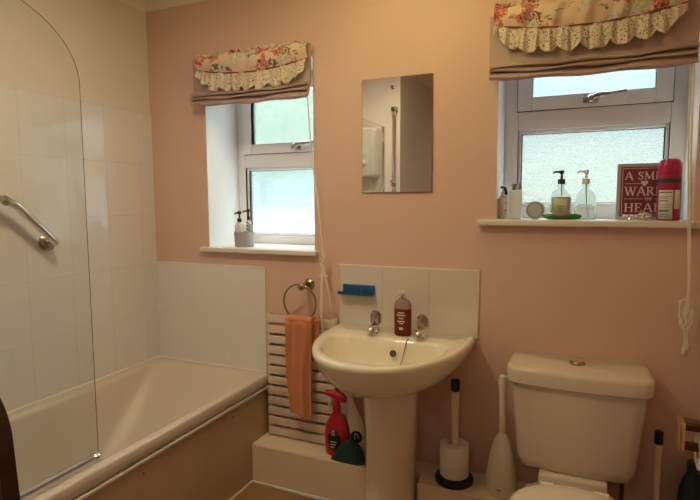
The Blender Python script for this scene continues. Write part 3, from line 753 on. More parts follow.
wb = thing('cleaner_bottle', 'leaning white squeezy bottle with a black badge behind the green cloth', 'bottle', (-.83, -.06, ZB))
bm = B(); prof = [(.030, 0), (.036, .006), (.037, .11), (.034, .15), (.024, .19), (.017, .225), (.015, .262), (.016, .264), (.016, .285), (.010, .292)]
oval(bm, prof, (0, 0, 0), 1, .62)
MT = Matrix.Translation((-.816, -.062, ZB+.012)) @ Matrix.Rotation(radians(-15), 4, 'Y')
bm.transform(MT); obj('body', bm, M['cream_plastic'], wb)
bm = B(); lathe(bm, [(.026, -.026), (.026, -.0235)], (0, 0, .085), axis='y', n=24); bm.transform(MT); bd = obj('badge', bm, M['label_black'], wb)
bm = B(); tube(bm, [(-.010, -.027, .076), (-.002, -.027, .100), (.004, -.027, .100), (.012, -.027, .076)], .002, 6); bm.transform(MT); obj('badge_mark', bm, M['label_white'], bd)

# dark green cloth heaped at front
bm = B(); rings = []; rnd = random.Random(4)
cc = (-.862, -.134)
for j in range(10):
    v = j/9; ring = []
    for k in range(40):
        a = 2*pi*k/40; r = (1-v**1.7)**.6 if v < 1 else .02
        r = max(r, .03)*(1+.05*sin(5*a+v*4)+.04*sin(11*a+2))
        x = cc[0]+.075*r*cos(a)+.022*v; y = cc[1]+.014*r*sin(a)+.003*v; z = ZB+.001+.098*v+.006*sin(4*a+v*3)*v
        if x < cc[0]-.03: z = ZB+.001+(z-ZB-.001)*max(.25, 1-(cc[0]-.03-x)*11)
        ring.append((x, y, z))
    rings.append(ring)
loft(bm, rings)
gc = obj('cleaning_cloth', bm, M['cloth_green'], angle=50); tag(gc, 'crumpled dark green cloth lying beside the basin pedestal', 'cloth')

# ------------------------------------------------------------------ toilet roll stands and brush
def roll_stand(label, x, y, z0, h, has_roll, rb=.075, rp=.0155):
    t = thing('toilet_roll_stand', label, 'toilet roll holder', (x, y, z0), 'toilet roll pole stands')
    bm = B(); lathe(bm, [(rb-.001, 0), (rb, .004), (rb-.002, .016), (rb-.015, .022), (.02, .024)], (x, y, z0), 36); obj('base', bm, M['black'], t)
    bm = B(); lathe(bm, [(rp, .022), (rp, h-.042)], (x, y, z0), 20); obj('pole', bm, M['beige_pole'], t)
    bm = B(); lathe(bm, [(rp+.001, h-.044), (rp+.0022, h-.042), (rp+.0022, h-.004), (rp, h)], (x, y, z0), 20); obj('cap', bm, M['dark_green'] if has_roll else M['black'], t)
    return t
roll_stand('pale toilet roll pole with a black cap right of the basin pedestal', -.418, -.095, ZB, .405, True)
bm = B(); lathe(bm, [(.020, 0), (.053, 0), (.0555, .003), (.0555, .122), (.053, .125), (.020, .125), (.019, .122), (.019, .003)], (-.418, -.095, ZB+.0245), 36, cap0=False, cap1=False)
tp = obj('toilet_roll', bm, M['paper']); tag(tp, 'spare white toilet roll threaded on the pole right of the basin', 'toilet roll')
roll_stand('pale pole stand with a black top between the toilet cistern and the right wall', .268, -.088, 0, .505, False, .056, .0115)

tb = thing('toilet_brush', 'cream toilet brush in a teardrop holder left of the cistern', 'toilet brush', (-.238, -.105, ZB))
c = (-.238, -.105, ZB)
bm = B(); lathe(bm, [(.046, 0), (.054, .004), (.056, .03), (.054, .07), (.048, .12), (.038, .17), (.026, .205), (.016, .224), (.012, .228)], c, 32); obj('holder', bm, M['cream_plastic'], tb)
bm = B(); lathe(bm, [(.0115, .222), (.0125, .24), (.0128, .35), (.0145, .39), (.0165, .418), (.0165, .434), (.013, .446), (.005, .451)], c, 20); obj('handle', bm, M['cream_plastic'], tb)
bm = B(); box(bm, c[0]-.008, c[0]+.006, c[1]-.0572, c[1]-.0555, c[2]+.030, c[2]+.034); obj('mark', bm, M['label_ink'], tb)

# ------------------------------------------------------------------ toilet
TX = .010
to = thing('toilet', 'cream close-coupled toilet under the right window', 'toilet', (TX, -.3, 0))
def rr4(a0, y0, y1, r, z, n=6, front_bow=0.):
    pts = rrect(TX-a0, TX+a0, y0, y1, r, z, n)
    if front_bow:
        pts = [(x, y-front_bow*(1-((x-TX)/a0)**2) if y < (y0+y1)/2 else y, z) for x, y, z in pts]
    return pts
def sub(pts, m=4):  # densify a closed outline so the bowed front stays smooth
    out = []
    for i, p in enumerate(pts):
        q = pts[(i+1) % len(pts)]
        k_ = m if (Vector(p)-Vector(q)).length > .05 else 1
        for k in range(k_): out.append(tuple(Vector(p).lerp(Vector(q), k/k_)))
    return out
def ring(a0, y0, y1, r, z, bow):
    pts = sub(rrect(TX-a0, TX+a0, y0, y1, r, z, 6), 12)
    return [(x, y-bow*(1-min(1, abs((x-TX)/a0))**2) if y < (y0+y1)/2 else y, z_) for x, y, z_ in pts]
bm = B()
loft(bm, [ring(.166, -.168, -.020, .03, .340, .012), ring(.180, -.180, -.016, .035, .346, .014), ring(.190, -.186, -.012, .04, .38, .016), ring(.202, -.192, -.010, .04, .52, .018), ring(.216, -.195, -.008, .04, .655, .018)])
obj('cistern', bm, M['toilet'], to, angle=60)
bm = B()
loft(bm, [ring(.222, -.200, -.005, .04, .646, .020), ring(.228, -.206, -.003, .045, .650, .020), ring(.230, -.207, -.003, .045, .690, .020), ring(.226, -.203, -.004, .042, .700, .020), ring(.214, -.192, -.010, .038, .706, .018)])
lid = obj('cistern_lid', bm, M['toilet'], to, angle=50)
bm = B(); lathe(bm, [(.026, .706), (.026, .711), (.023, .714)], (.010, -.095, 0), 28); fb = obj('flush_plate', bm, M['bronze'], lid)
bm = B(); lathe(bm, [(.019, .713), (.0185, .718), (.012, .7215), (.002, .722)], (.010, -.095, 0), 28); obj('flush_button', bm, M['chrome'], fb)
# pan
def egg(a, yb, yf, z, n=48, sq=.8):
    pts = []; ym = yb-(yb-yf)*.42
    for k in range(n):
        t = 2*pi*k/n; s, c_ = sin(t), cos(t)
        ex = abs(c_)**sq*(1 if c_ >= 0 else -1)
        y = ym+(yb-ym)*abs(s)**sq if s > 0 else ym-(ym-yf)*abs(s)
        pts.append((TX+a*ex, y, z))
    return pts
bm = B()
loft(bm, [egg(.105, -.19, -.56, .0), egg(.105, -.19, -.56, .03), egg(.095, -.19, -.53, .10), egg(.10, -.18, -.55, .20), egg(.125, -.19, -.64, .28), egg(.155, -.24, -.75, .345), egg(.168, -.30, -.785, .37), egg(.170, -.36, -.790, .385), egg(.166, -.37, -.786, .391),
          egg(.125, -.46, -.74, .390), egg(.115, -.47, -.725, .36), egg(.09, -.50, -.67, .26), egg(.04, -.53, -.60, .21)])
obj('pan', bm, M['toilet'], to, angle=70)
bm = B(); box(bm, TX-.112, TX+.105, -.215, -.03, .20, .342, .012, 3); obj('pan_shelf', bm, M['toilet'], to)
LB, LF = -.425, -.80
def lid_ring(d, z): return egg(.170-d, LB-d, LF+d, z, sq=.96)
bm = B(); loft(bm, [lid_ring(.004, .394), lid_ring(0, .400), lid_ring(0, .408), lid_ring(.004, .412)]); st = obj('seat', bm, M['seat'], to, angle=50)
bm = B(); loft(bm, [lid_ring(.004, .4125), lid_ring(0, .418), lid_ring(.002, .428), lid_ring(.016, .436), lid_ring(.07, .440)]); obj('seat_lid', bm, M['seat'], to, angle=50)
for x in (TX-.075, TX+.075):
    bm = B(); tube(bm, [(x-.02, LB+.005, .412), (x+.02, LB+.005, .412)], .011, 12); box(bm, x-.010, x+.010, LB-.02, LB+.015, .388, .414, .003); obj('seat_hinge', bm, M['seat'], to)
bm = B(); tube(bm, spline([(TX+.16, -.05, .368), (TX+.16, -.05, .30), (TX+.16, -.03, .24), (TX+.16, -.012, .20)], 6), .008, 10); lathe(bm, [(.016, .335), (.016, .365)], (TX+.16, -.05, 0), 12); obj('inlet_pipe', bm, M['dull_chrome'], to)

# ------------------------------------------------------------------ right edge: roll holder, bottle
HY, HZ = -.50, .675
rh = thing('toilet_roll_holder', 'dark wood and gilt toilet roll holder at the right edge by the toilet', 'toilet roll holder', (XR, HY, HZ))
bm = B(); box(bm, .253, .266, HY-.028, HY+.028, HZ-.040, HZ+.034, .003); obj('end_plate', bm, M['brass'], rh)
bm = B(); box(bm, .264, XR-.012, HY-.024, HY+.024, HZ+.014, HZ+.032, .003); obj('arm', bm, M['wood_holder'], rh); bm = B(); box(bm, .262, XR-.012, HY-.012, HY+.012, HZ-.044, HZ-.026, .004); obj('arm', bm, M['wood_holder'], rh)
bm = B(); box(bm, XR-.014, XR, HY-.05, HY+.05, HZ-.07, HZ+.06, .004); obj('wall_plate', bm, M['wood_holder'], rh)
def roll(name, label, cat, c, r, h, axis, tail=False):
    t = thing(name, label, cat, c)
    bm = B(); lathe(bm, [(.021, -h/2), (r-.002, -h/2), (r, -h/2+.003), (r, h/2-.003), (r-.002, h/2), (.021, h/2)], c, 36, axis=axis, cap0=False, cap1=False); o = obj('roll', bm, M['paper'], t)
    bm = B(); lathe(bm, [(.021, -h/2+.001), (.021, h/2-.001), (.0195, h/2-.001), (.0195, -h/2+.001)], c, 24, axis=axis, cap0=False, cap1=False); obj('cardboard_tube', bm, M['beige_pole'], t)
    if tail:
        bm = B(); rings = []
        for k in range(10):
            z = c[2]-.13*k/9; y = c[1]-r-.001-.006*sin(k*.6)
            w = h/2-.002-.0022*k
            rings.append([(c[0]-w, y, z), (c[0]+w, y, z), (c[0]+w, y+.0015, z), (c[0]-w, y+.0015, z)])
        loft(bm, rings); obj('paper_tail', bm, M['paper'], t)
    return t
roll('toilet_roll', 'white toilet roll in use on the holder at the right edge', 'toilet roll', (.348, HY, HZ-.026-.0197), .048, .098, 'x', True)
roll('toilet_roll', 'spare white toilet roll standing on top of the holder at the right edge', 'toilet roll', (.352, HY, HZ+.032+.0505), .052, .1, 'z')
tl = thing('cleaner_bottle', 'dark teal bottle on the floor in the corner right of the toilet', 'bottle', (.372, -.075, 0))
bm = B(); oval(bm, [(.036, 0), (.042, .005), (.043, .15), (.043, .26), (.038, .32), (.024, .36), (.014, .38)], (.372, -.075, 0), 1, .75); obj('body', bm, M['teal'], tl)
bm = B(); lathe(bm, [(.017, .378), (.018, .385), (.018, .41), (.012, .416)], (.372, -.075, 0), 18); obj('cap', bm, M['dark_green'], tl)
bm = B(); rings = []
for z in (.10, .24): rings.append([(.372+.0436*sin(a), -.075-.0436*.75*cos(a), z) for a in [-1+2*k/10 for k in range(11)]])
loft(bm, rings, False, False, closed=False); lb = obj('label', bm, M['red'], tl); s = lb.modifiers.new('thick', 'SOLIDIFY'); s.thickness = .0008

# ------------------------------------------------------------------ left window sill: pot with two pump bottles
Z1 = 1.0607
bm = B(); lathe(bm, [(.044, 0), (.047, .004), (.049, .05), (.050, .072), (.046, .072), (.044, .006), (.001, .005)], (-1.497, .072, Z1), 32, cap1=False)
pt = obj('storage_pot', bm, M['grey_pot']); tag(pt, 'grey round pot on the left window sill holding two pump bottles', 'pot')
def pump_bottle(label, c, r, h, mb, mp, d=.7, ang=0):
    t = thing('pump_bottle', label, 'pump bottle', c)
    bm = B(); oval(bm, [(r*.9, 0), (r, .004), (r, h*.78), (r*.85, h*.88), (r*.45, h*.96), (r*.38, h)], c, 1, d); obj('body', bm, mb, t)
    bm = B(); lathe(bm, [(r*.45, h-.002), (r*.45, h+.014), (.0035, h+.016), (.0035, h+.034), (r*.42, h+.036), (r*.42, h+.047), (r*.25, h+.05)], c, 16)
    a = radians(ang); tube(bm, [(c[0], c[1], c[2]+h+.042), (c[0]+.022*cos(a), c[1]+.022*sin(a), c[2]+h+.041), (c[0]+.027*cos(a), c[1]+.027*sin(a), c[2]+h+.034)], .004, 8)
    obj('pump', bm, mp, t); return t
pump_bottle('white pump bottle with a black top, front one in the grey pot', (-1.514, .058, Z1+.006), .024, .116, M['soap_white'], M['black'], .8, 185)
pump_bottle('white pump bottle with a black top, rear one in the grey pot', (-1.482, .088, Z1+.006), .017, .125, M['soap_white'], M['black'], .9, 200)
sg = thing('plant_sprig', 'small green sprig in the right of the grey pot', 'plant', (-1.462, .072, Z1+.006))
bm = B(); tube(bm, [(-1.468, .070, Z1+.006), (-1.462, .068, Z1+.075), (-1.458, .062, Z1+.11)], .0018, 6); obj('ceiling_rose', bm, M['leaf'], sg)
bm = B()
for k in range(7):
    z = Z1+.06+.008*k; s_ = 1 if k % 2 else -1; a = (-1.460+.003*s_, .066, z)
    rings = [[(a[0]+s_*.016*t, a[1]-.004*t+w*.5, a[2]+.012*t), (a[0]+s_*.016*t, a[1]-.004*t, a[2]+.012*t+w+.001), (a[0]+s_*.016*t, a[1]-.004*t-w*.5, a[2]+.012*t)] for t, w in ((0, .001), (.5, .006), (1, .0008))]
    loft(bm, rings)
obj('leaves', bm, M['leaf'], sg)

# ------------------------------------------------------------------ right window sill
Z2 = 1.2057
t = thing('spray_bottle', 'small floral-patterned bottle at the left end of the right window sill', 'spray bottle', (-.278, .055, Z2))
c = (-.275, .055, Z2)
bm = B(); oval(bm, [(.014, 0), (.0165, .003), (.0165, .075), (.013, .088), (.007, .094)], c, 1, .8); obj('body', bm, M['tape'], t)
bm = B(); lathe(bm, [(.008, .092), (.008, .104), (.004, .106), (.004, .115)], c, 14); obj('neck', bm, M['soap_white'], t)
bm = B(); tube(bm, spline([(c[0]-.010, c[1], c[2]+.122), (c[0]+.004, c[1], c[2]+.122), (c[0]+.010, c[1]-.002, c[2]+.110), (c[0]+.013, c[1]-.003, c[2]+.094)], 5), [.004]*6+[.005]*10, 8); obj('nozzle', bm, M['black'], t)
t = thing('toiletry_bottle', 'white rectangular bottle second from left on the right window sill', 'bottle', (-.228, .075, Z2))
bm = B(); box(bm, -.252, -.206, .060, .092, Z2, Z2+.112, .006, 3); obj('body', bm, M['white_box'], t)
bm = B(); lathe(bm, [(.008, .11), (.008, .124), (.012, .126), (.012, .134), (.004, .137)], (-.236, .076, Z2), 14); obj('pump', bm, M['dull_chrome'], t)
bm = B(); lathe(bm, [(.006, .11), (.006, .135), (.004, .138)], (-.214, .076, Z2), 12); obj('tube', bm, M['disc_dark'], t)
t = thing('ornament', 'round silver grey beaded disc ornament standing on the right window sill', 'ornament', (-.156, .06, Z2))
c = (-.156, .06, Z2+.035)
bm = B(); lathe(bm, [(.002, -.006), (.012, -.007), (.022, -.005), (.031, -.006), (.034, -.003), (.034, .003), (.031, .006), (.002, .006)], c, 40, axis='y'); obj('disc', bm, M['disc'], t)
bm = B()
for k in range(26):
    a = 2*pi*k/26; sphere(bm, (c[0]+.027*cos(a), c[1]-.006, c[2]+.027*sin(a)), .0022, 8, 6)
obj('beads', bm, M['disc_dark'], t)
bm = B(); box(bm, c[0]-.012, c[0]+.012, c[1]-.008, c[1]+.012, Z2, Z2+.003, .001, 1); obj('foot', bm, M['disc'], t)
# glass pump bottle with black pump
def flask(label, c, mp, full):
    t = thing('pump_bottle', label, 'pump bottle', c)
    prof = [(.034, 0), (.037, .004), (.037, .078), (.034, .095), (.024, .112), (.014, .120), (.012, .134)]
    bm = B(); lathe(bm, prof+[(.010, .134), (.012, .119), (.022, .110), (.032, .094), (.035, .078), (.035, .006), (.001, .005)], c, 32, cap1=False); obj('body', bm, M['clear'], t)
    if full:
        bm = B(); lathe(bm, [(.033, .0065), (.0345, .009), (.0345, .080), (.033, .084)], c, 28); obj('soap', bm, M['clear_soap'], t)
        bm = B(); loft(bm, [[(c[0]+.0376*sin(a), c[1]-.0376*cos(a), c[2]+z) for a in [-.72+1.44*k/12 for k in range(13)]] for z in (.022, .078)], False, False, closed=False)
        lb = obj('label', bm, M['label_cream'], t); s = lb.modifiers.new('thick', 'SOLIDIFY'); s.thickness = .0006
        bm = B()
        for z, w in ((.048, .020), (.038, .012), (.030, .016)): box(bm, c[0]-w*.5, c[0]+w*.5, c[1]-.0388, c[1]-.0378, c[2]+z, c[2]+z+.003)
        obj('label_print', bm, M['label_ink'], lb)
    bm = B(); lathe(bm, [(.0135, .132), (.0135, .150), (.005, .152), (.004, .168), (.009, .170), (.009, .182), (.005, .184)], c, 18)
    tube(bm, [(c[0], c[1], c[2]+.177), (c[0]-.024, c[1]-.006, c[2]+.178), (c[0]-.029, c[1]-.008, c[2]+.172)], .004, 8); obj('pump', bm, mp, t)
    bm = B(); tube(bm, [(c[0], c[1], c[2]+.134), (c[0]+.004, c[1], c[2]+.06), (c[0]+.012, c[1], c[2]+.012)], .0025, 8); obj('dip_tube', bm, M['label_white'], t)
    return t
flask('round glass pump bottle with black pump and cream label on right sill', (-.066, .075, Z2), M['black'], True)
flask('empty clear pump bottle with a white pump on right sill', (.018, .095, Z2), M['label_white'], False)
# green pack lying in front
t = thing('soap_pack', 'green wrapped bar lying in front of the two pump bottles', 'pack', (-.06, .02, Z2))
bm = B(); rings = []
for u, w, h in ((-.068, .001, .002), (-.062, .010, .006), (-.048, .016, .011), (-.02, .017, .0125), (.02, .017, .0125), (.048, .016, .012), (.060, .012, .008), (.066, .010, .002)):
    rings.append([(-.059+u, .012+w*cos(a), Z2+.0135+h*sin(a)) for a in [2*pi*k/20 for k in range(20)]])
loft(bm, rings); obj('wrapper', bm, M['green_pack'], t)
bm = B(); rings = []
for u in (-.028, .030): rings.append([(-.059+u, .012+.0176*cos(a), Z2+.0135+.0131*sin(a)) for a in [pi*1.06-(.66*pi)*k/10 for k in range(11)]])
loft(bm, rings, False, False, closed=False); lb = obj('label', bm, M['pack_label'], t); s = lb.modifiers.new('thick', 'SOLIDIFY'); s.thickness = .0006
# wall sign
t = thing('sign', 'dark red lettered sign leaning on the right window behind the aerosol', 'sign', (.19, .10, Z2))
SX0, SX1, SY, SZ0, SZ1 = .121, .325, .105, Z2, Z2+.202
bm = B(); box(bm, SX0, SX1, SY, SY+.012, SZ0, SZ1, .002, 1); obj('board', bm, M['sign_edge'], t)
bm = B(); box(bm, SX0+.012, SX1-.012, SY-.002, SY, SZ0+.012, SZ1-.012); fc = obj('face_panel', bm, M['sign_red'], t)
bm = B(); frame_ring(bm, SX0+.017, SX1-.017, SZ0+.017, SZ1-.017, .0016, SY-.003, SY-.0018, bev=0); obj('border_line', bm, M['sign_ink'], fc)
# serif letters drawn as strokes: (x0,z0,x1,z1,width) on a unit cap height
LET = {
 'A': (1.0, [(.06, 0, .47, 1, .09), (.47, 1, .92, 0, .17), (.22, .36, .74, .36, .08), (-.04, .03, .22, .03, .06), (.72, .03, 1.04, .03, .06)]),
 'S': (.72, [(.60, .80, .52, .93, .09), (.52, .93, .33, .97, .09), (.33, .97, .15, .90, .13), (.15, .90, .12, .73, .16), (.12, .73, .24, .59, .16), (.24, .59, .48, .46, .18), (.48, .46, .60, .32, .16), (.60, .32, .57, .13, .15), (.57, .13, .38, .03, .12), (.38, .03, .18, .06, .09), (.18, .06, .09, .22, .09), (.62, .72, .62, .98, .05), (.08, .02, .08, .28, .05)]),
 'M': (1.22, [(.16, 0, .16, 1, .09), (.16, 1, .60, .08, .17), (.60, .08, 1.04, 1, .09), (1.04, 1, 1.04, 0, .17), (.0, .03, .32, .03, .06), (.86, .03, 1.22, .03, .06), (.0, .97, .2, .97, .06), (1.0, .97, 1.22, .97, .06)]),
 'I': (.45, [(.22, 0, .22, 1, .17), (.04, .03, .41, .03, .06), (.04, .97, .41, .97, .06)]),
 'L': (.80, [(.18, 0, .18, 1, .17), (.02, .03, .74, .03, .07), (.02, .97, .38, .97, .06), (.72, .0, .75, .28, .07)]),
 'E': (.82, [(.18, 0, .18, 1, .17), (.02, .03, .74, .03, .07), (.02, .97, .70, .97, .07), (.18, .51, .52, .51, .08), (.72, .0, .75, .26, .07), (.69, .75, .69, 1, .07), (.52, .38, .52, .64, .06)]),
 'W': (1.38, [(.10, 1, .40, 0, .16), (.40, 0, .70, .95, .08), (.66, .95, .98, 0, .16), (.98, 0, 1.26, 1, .08), (-.04, .97, .28, .97, .06), (1.10, .97, 1.40, .97, .06), (.54, .97, .82, .97, .06)]),
 'R': (.95, [(.18, 0, .18, 1, .17), (.02, .03, .36, .03, .06), (.02, .97, .45, .97, .07), (.45, .97, .63, .90, .1), (.63, .90, .68, .75, .15), (.68, .75, .60, .58, .14), (.60, .58, .42, .51, .09), (.18, .51, .45, .51, .07), (.42, .50, .80, .03, .17), (.76, .03, .98, .03, .06)]),
 'H': (1.0, [(.18, 0, .18, 1, .17), (.82, 0, .82, 1, .17), (.18, .51, .82, .51, .08), (.02, .03, .35, .03, .06), (.02, .97, .35, .97, .06), (.65, .03, .98, .03, .06), (.65, .97, .98, .97, .06)]),
 'T': (.88, [(.44, 0, .44, 1, .17), (.06, .97, .82, .97, .07), (.06, .72, .06, 1, .06), (.82, .72, .82, 1, .06), (.26, .03, .62, .03, .06)]),
 ' ': (.42, [])}
def word(bm, txt, x0, x1, zc, h, y, adv=.10):
    tot = sum(LET[ch][0]+adv for ch in txt)-adv; w = x1-x0; sc = min(h, w/tot) ; sx = w/tot
    sx = min(sx, h*1.1); x = (x0+x1)/2-tot*sx/2
    for ch in txt:
        for a, b, c_, d, t_ in LET[ch][1]:
            p = Vector((x+a*sx, zc-h/2+b*h)); q = Vector((x+c_*sx, zc-h/2+d*h)); dd = (q-p)
            if dd.length < 1e-6: continue
            dd.normalize(); nn = Vector((-dd.y, dd.x))*t_*h*.5; ex = dd*t_*h*.12
            pp = [p-ex+nn, p-ex-nn, q+ex-nn, q+ex+nn]
            loft(bm, [[(v.x, y, v.y) for v in pp], [(v.x, y+.0012, v.y) for v in pp]])
        x += (LET[ch][0]+adv)*sx
bm = B(); ly = SY-.0032
word(bm, 'A SMILE', SX0+.026, SX1-.026, SZ0+.158, .028, ly)
word(bm, 'WARMS', SX0+.026, SX1-.026, SZ0+.103, .031, ly)
word(bm, 'THE', SX0+.090, SX1-.090, SZ0+.075, .010, ly)
word(bm, 'HEART', SX0+.026, SX1-.026, SZ0+.044, .031, ly)
for a, b, z in ((SX0+.026, SX0+.075, .130), (SX1-.075, SX1-.026, .130), (SX0+.026, SX0+.082, .0755), (SX1-.082, SX1-.026, .0755)): box(bm, a, b, ly, ly+.0012, SZ0+z-.0008, SZ0+z+.0008)
obj('lettering', bm, M['sign_ink'], fc)
bm = B(); hpts = []
for k in range(32):
    a = 2*pi*k/32; hpts.append((.0115*sin(a)**3*1.0, .0008*(13*cos(a)-5*cos(2*a)-2*cos(3*a)-cos(4*a))*.95))
hcx = SX0+.088
loft(bm, [[(hcx+x, ly, SZ0+.131+z) for x, z in hpts], [(hcx+x, ly+.0012, SZ0+.131+z) for x, z in hpts]]); obj('heart', bm, M['sign_ink'], fc)
# aerosol
t = thing('aerosol_can', 'pink aerosol can with pale text panel at the right end of the sill', 'aerosol', (.277, .04, Z2))
c = (.277, .045, Z2); r = .035
bm = B(); lathe(bm, [(r*.94, 0), (r, .003), (r, .150), (r*.97, .155)], c, 36); obj('can', bm, M['can_red'], t)
bm = B(); lathe(bm, [(r*1.0, .154), (r*1.02, .156), (r*1.02, .185), (r*.95, .200), (r*.80, .208), (r*.62, .210), (r*.5, .203), (.001, .202)], c, 36, cap1=False); obj('cap', bm, M['magenta'], t)
bm = B(); lathe(bm, [(r*1.006, .128), (r*1.010, .129), (r*1.010, .143), (r*1.006, .144)], c, 36, cap0=False, cap1=False); obj('dark_band', bm, M['can_dark'], t)
bm = B()
for a0, a1 in ((-1.05, .28), (.42, 1.15)):
    loft(bm, [[(c[0]+r*1.008*sin(a), c[1]-r*1.008*cos(a), c[2]+z) for a in [a0+(a1-a0)*k/12 for k in range(13)]] for z in (.006 if a0 < 0 else .04, .104)], False, False, closed=False)
lb = obj('text_panel', bm, M['can_text'], t); s = lb.modifiers.new('thick', 'SOLIDIFY'); s.thickness = .0006
bm = B(); rnd = random.Random(2)
for z, hh in ((.094, .004), (.082, .002), (.076, .002), (.066, .004), (.056, .0015), (.050, .0015), (.044, .0015), (.032, .006), (.020, .002), (.014, .002)):
    a0, a1 = -.95, -.95+rnd.uniform(.8, 1.15)
    loft(bm, [[(c[0]+r*1.030*sin(a), c[1]-r*1.030*cos(a), c[2]+zz) for a in [a0+(a1-a0)*k/10 for k in range(11)]] for zz in (z, z+hh)], False, False, closed=False)
tx = obj('text_lines', bm, M['label_ink'], lb); s = tx.modifiers.new('thick', 'SOLIDIFY'); s.thickness = .0004
# crumpled foil
bm = B(); rnd = random.Random(9)
for (fx, fy, sx_, sz_) in ((.165, .05, .026, .010), (.205, .045, .024, .013)):
    m0 = len(bm.verts); ret = bmesh.ops.create_icosphere(bm, subdivisions=3, radius=1)
    for v in ret['verts']:
        k = 1+rnd.uniform(-.28, .28); v.co = Vector((fx+v.co.x*sx_*k, fy+v.co.y*.014*k, Z2+sz_*1.0+max(-1, v.co.z*k)*sz_))
fo = obj('crumpled_wrapper', bm, M['foil'], angle=15); tag(fo, 'crumpled silvery wrapper lying in front of the red sign', 'wrapper')

# ------------------------------------------------------------------ dark chair at left edge
ch = thing('chair', 'dark brown wooden chair with rounded back at the left edge by the bath', 'chair', (-1.0, -1.70, 0))
bm = B(); oy = -1.55; pts_o = []
x0c, x1c, zt = -1.215, -.790, 1.025
def arch(inset, y0, y1, z_in):
    o_ = [(x1c-.012-inset, .46), (x1c-.004-inset, .80), (x1c-.012-inset, .90)]
    for k in range(13):
        a = pi*.5*k/12; o_.append((x1c-.14+(.128-inset)*cos(a) if inset < .1 else 0, .90+(zt-.90-inset)*sin(a)))
    l = [(x0c+x1c-x, z) for x, z in o_[::-1]]
    return o_+l
oo, ii = arch(0, 0, 0, 0), arch(.045, 0, 0, 0)
rings = []
for y, w in ((oy-.012, 0), (oy+.012, 0)):
    rings.append([(x, y, z) for x, z in oo])
vo = [[bm.verts.new((x, y, z)) for x, z in oo] for y in (oy-.013, oy+.013)]; vi = [[bm.verts.new((x, y, z)) for x, z in ii] for y in (oy-.013, oy+.013)]
for k in range(len(oo)-1):
    bm.faces.new((vo[0][k], vo[0][k+1], vi[0][k+1], vi[0][k])); bm.faces.new((vo[1][k], vi[1][k], vi[1][k+1], vo[1][k+1]))
    bm.faces.new((vo[0][k], vo[1][k], vo[1][k+1], vo[0][k+1])); bm.faces.new((vi[0][k], vi[0][k+1], vi[1][k+1], vi[1][k]))
for k in (0, len(oo)-1): bm.faces.new((vo[0][k], vi[0][k], vi[1][k], vo[1][k]))
bmesh.ops.bevel(bm, geom=[e for e in bm.edges if e.is_manifold and e.calc_face_angle(0) > .9], offset=.006, segments=3, affect='EDGES')
obj('back_frame', bm, M['wood_dark'], ch)
for k in range(4):
    bm = B(); x = x0c+.085+k*.086; box(bm, x, x+.022, oy-.007, oy+.007, .47, .985, .004); obj('spindle', bm, M['wood_dark'], ch)
bm = B(); box(bm, x0c, x1c, -1.96, -1.53, .44, .47, .010, 3); obj('seat', bm, M['wood_dark'], ch)
for x in (x0c+.025, x1c-.025):
    for y in (-1.93, -1.555):
        bm = B(); tube(bm, [(x, y, 0), (x, y, .44)], [.014, .019], 12); obj('leg', bm, M['wood_dark'], ch)

# ------------------------------------------------------------------ ceiling lamp
LX, LY, LZ = -.56, -.56, 2.182
cl = thing('ceiling_light', 'glass globe ceiling light above the basin', 'ceiling light', (LX, LY, H))
bm = B(); lathe(bm, [(.07, H), (.07, H-.005), (.03, H-.006)], (LX, LY, 0), 30); obj('stem', bm, M['chrome'], cl)
bm = B(); lathe(bm, [(.036, LZ+.046), (.042, LZ+.050), (.042, LZ+.062), (.038, LZ+.066)], (LX, LY, 0), 24); obj('gallery', bm, M['chrome'], cl)
bm = B(); sphere(bm, (LX, LY, LZ), .062, 32, 20); obj('globe', bm, emit('lit_glass_globe', (1., .82, .30), LAMP), cl)

DX, DY = -1.12, -1.06
dl = thing('fill_light', 'added round fill lamp on the ceiling beside the bath, out of view', 'fill_light', (DX, DY, H))  # unseen lamp added as fill for the bath side of the room
bm = B(); lathe(bm, [(.102, H), (.135, H-.002), (.138, H-.006), (.130, H-.014), (.106, H-.014), (.102, H-.008)], (DX, DY, 0), 40, cap0=False, cap1=False); obj('rim', bm, M['white_plastic'], dl)
bm = B(); lathe(bm, [(.1015, H-.002), (.1015, H-.006)], (DX, DY, 0), 40); obj('fill_disc', bm, emit('lit_fill_disc', (1., .82, .58), FILL), dl)

hl = thing('fill_light', 'added round fill lamp on the hall ceiling, out of view', 'fill_light', (-.35, -3.3, H))  # weak unseen lamp added to brighten the wall face reflected in the mirror
bm = B(); lathe(bm, [(.102, H), (.135, H-.002), (.138, H-.006), (.130, H-.014), (.106, H-.014), (.102, H-.008)], (-.35, -3.3, 0), 40, cap0=False, cap1=False); obj('rim', bm, M['white_plastic'], hl)
bm = B(); lathe(bm, [(.1015, H-.002), (.1015, H-.006)], (-.35, -3.3, 0), 40); obj('fill_disc', bm, emit('lit_hall_fill', (1., .86, .66), 45.), hl)

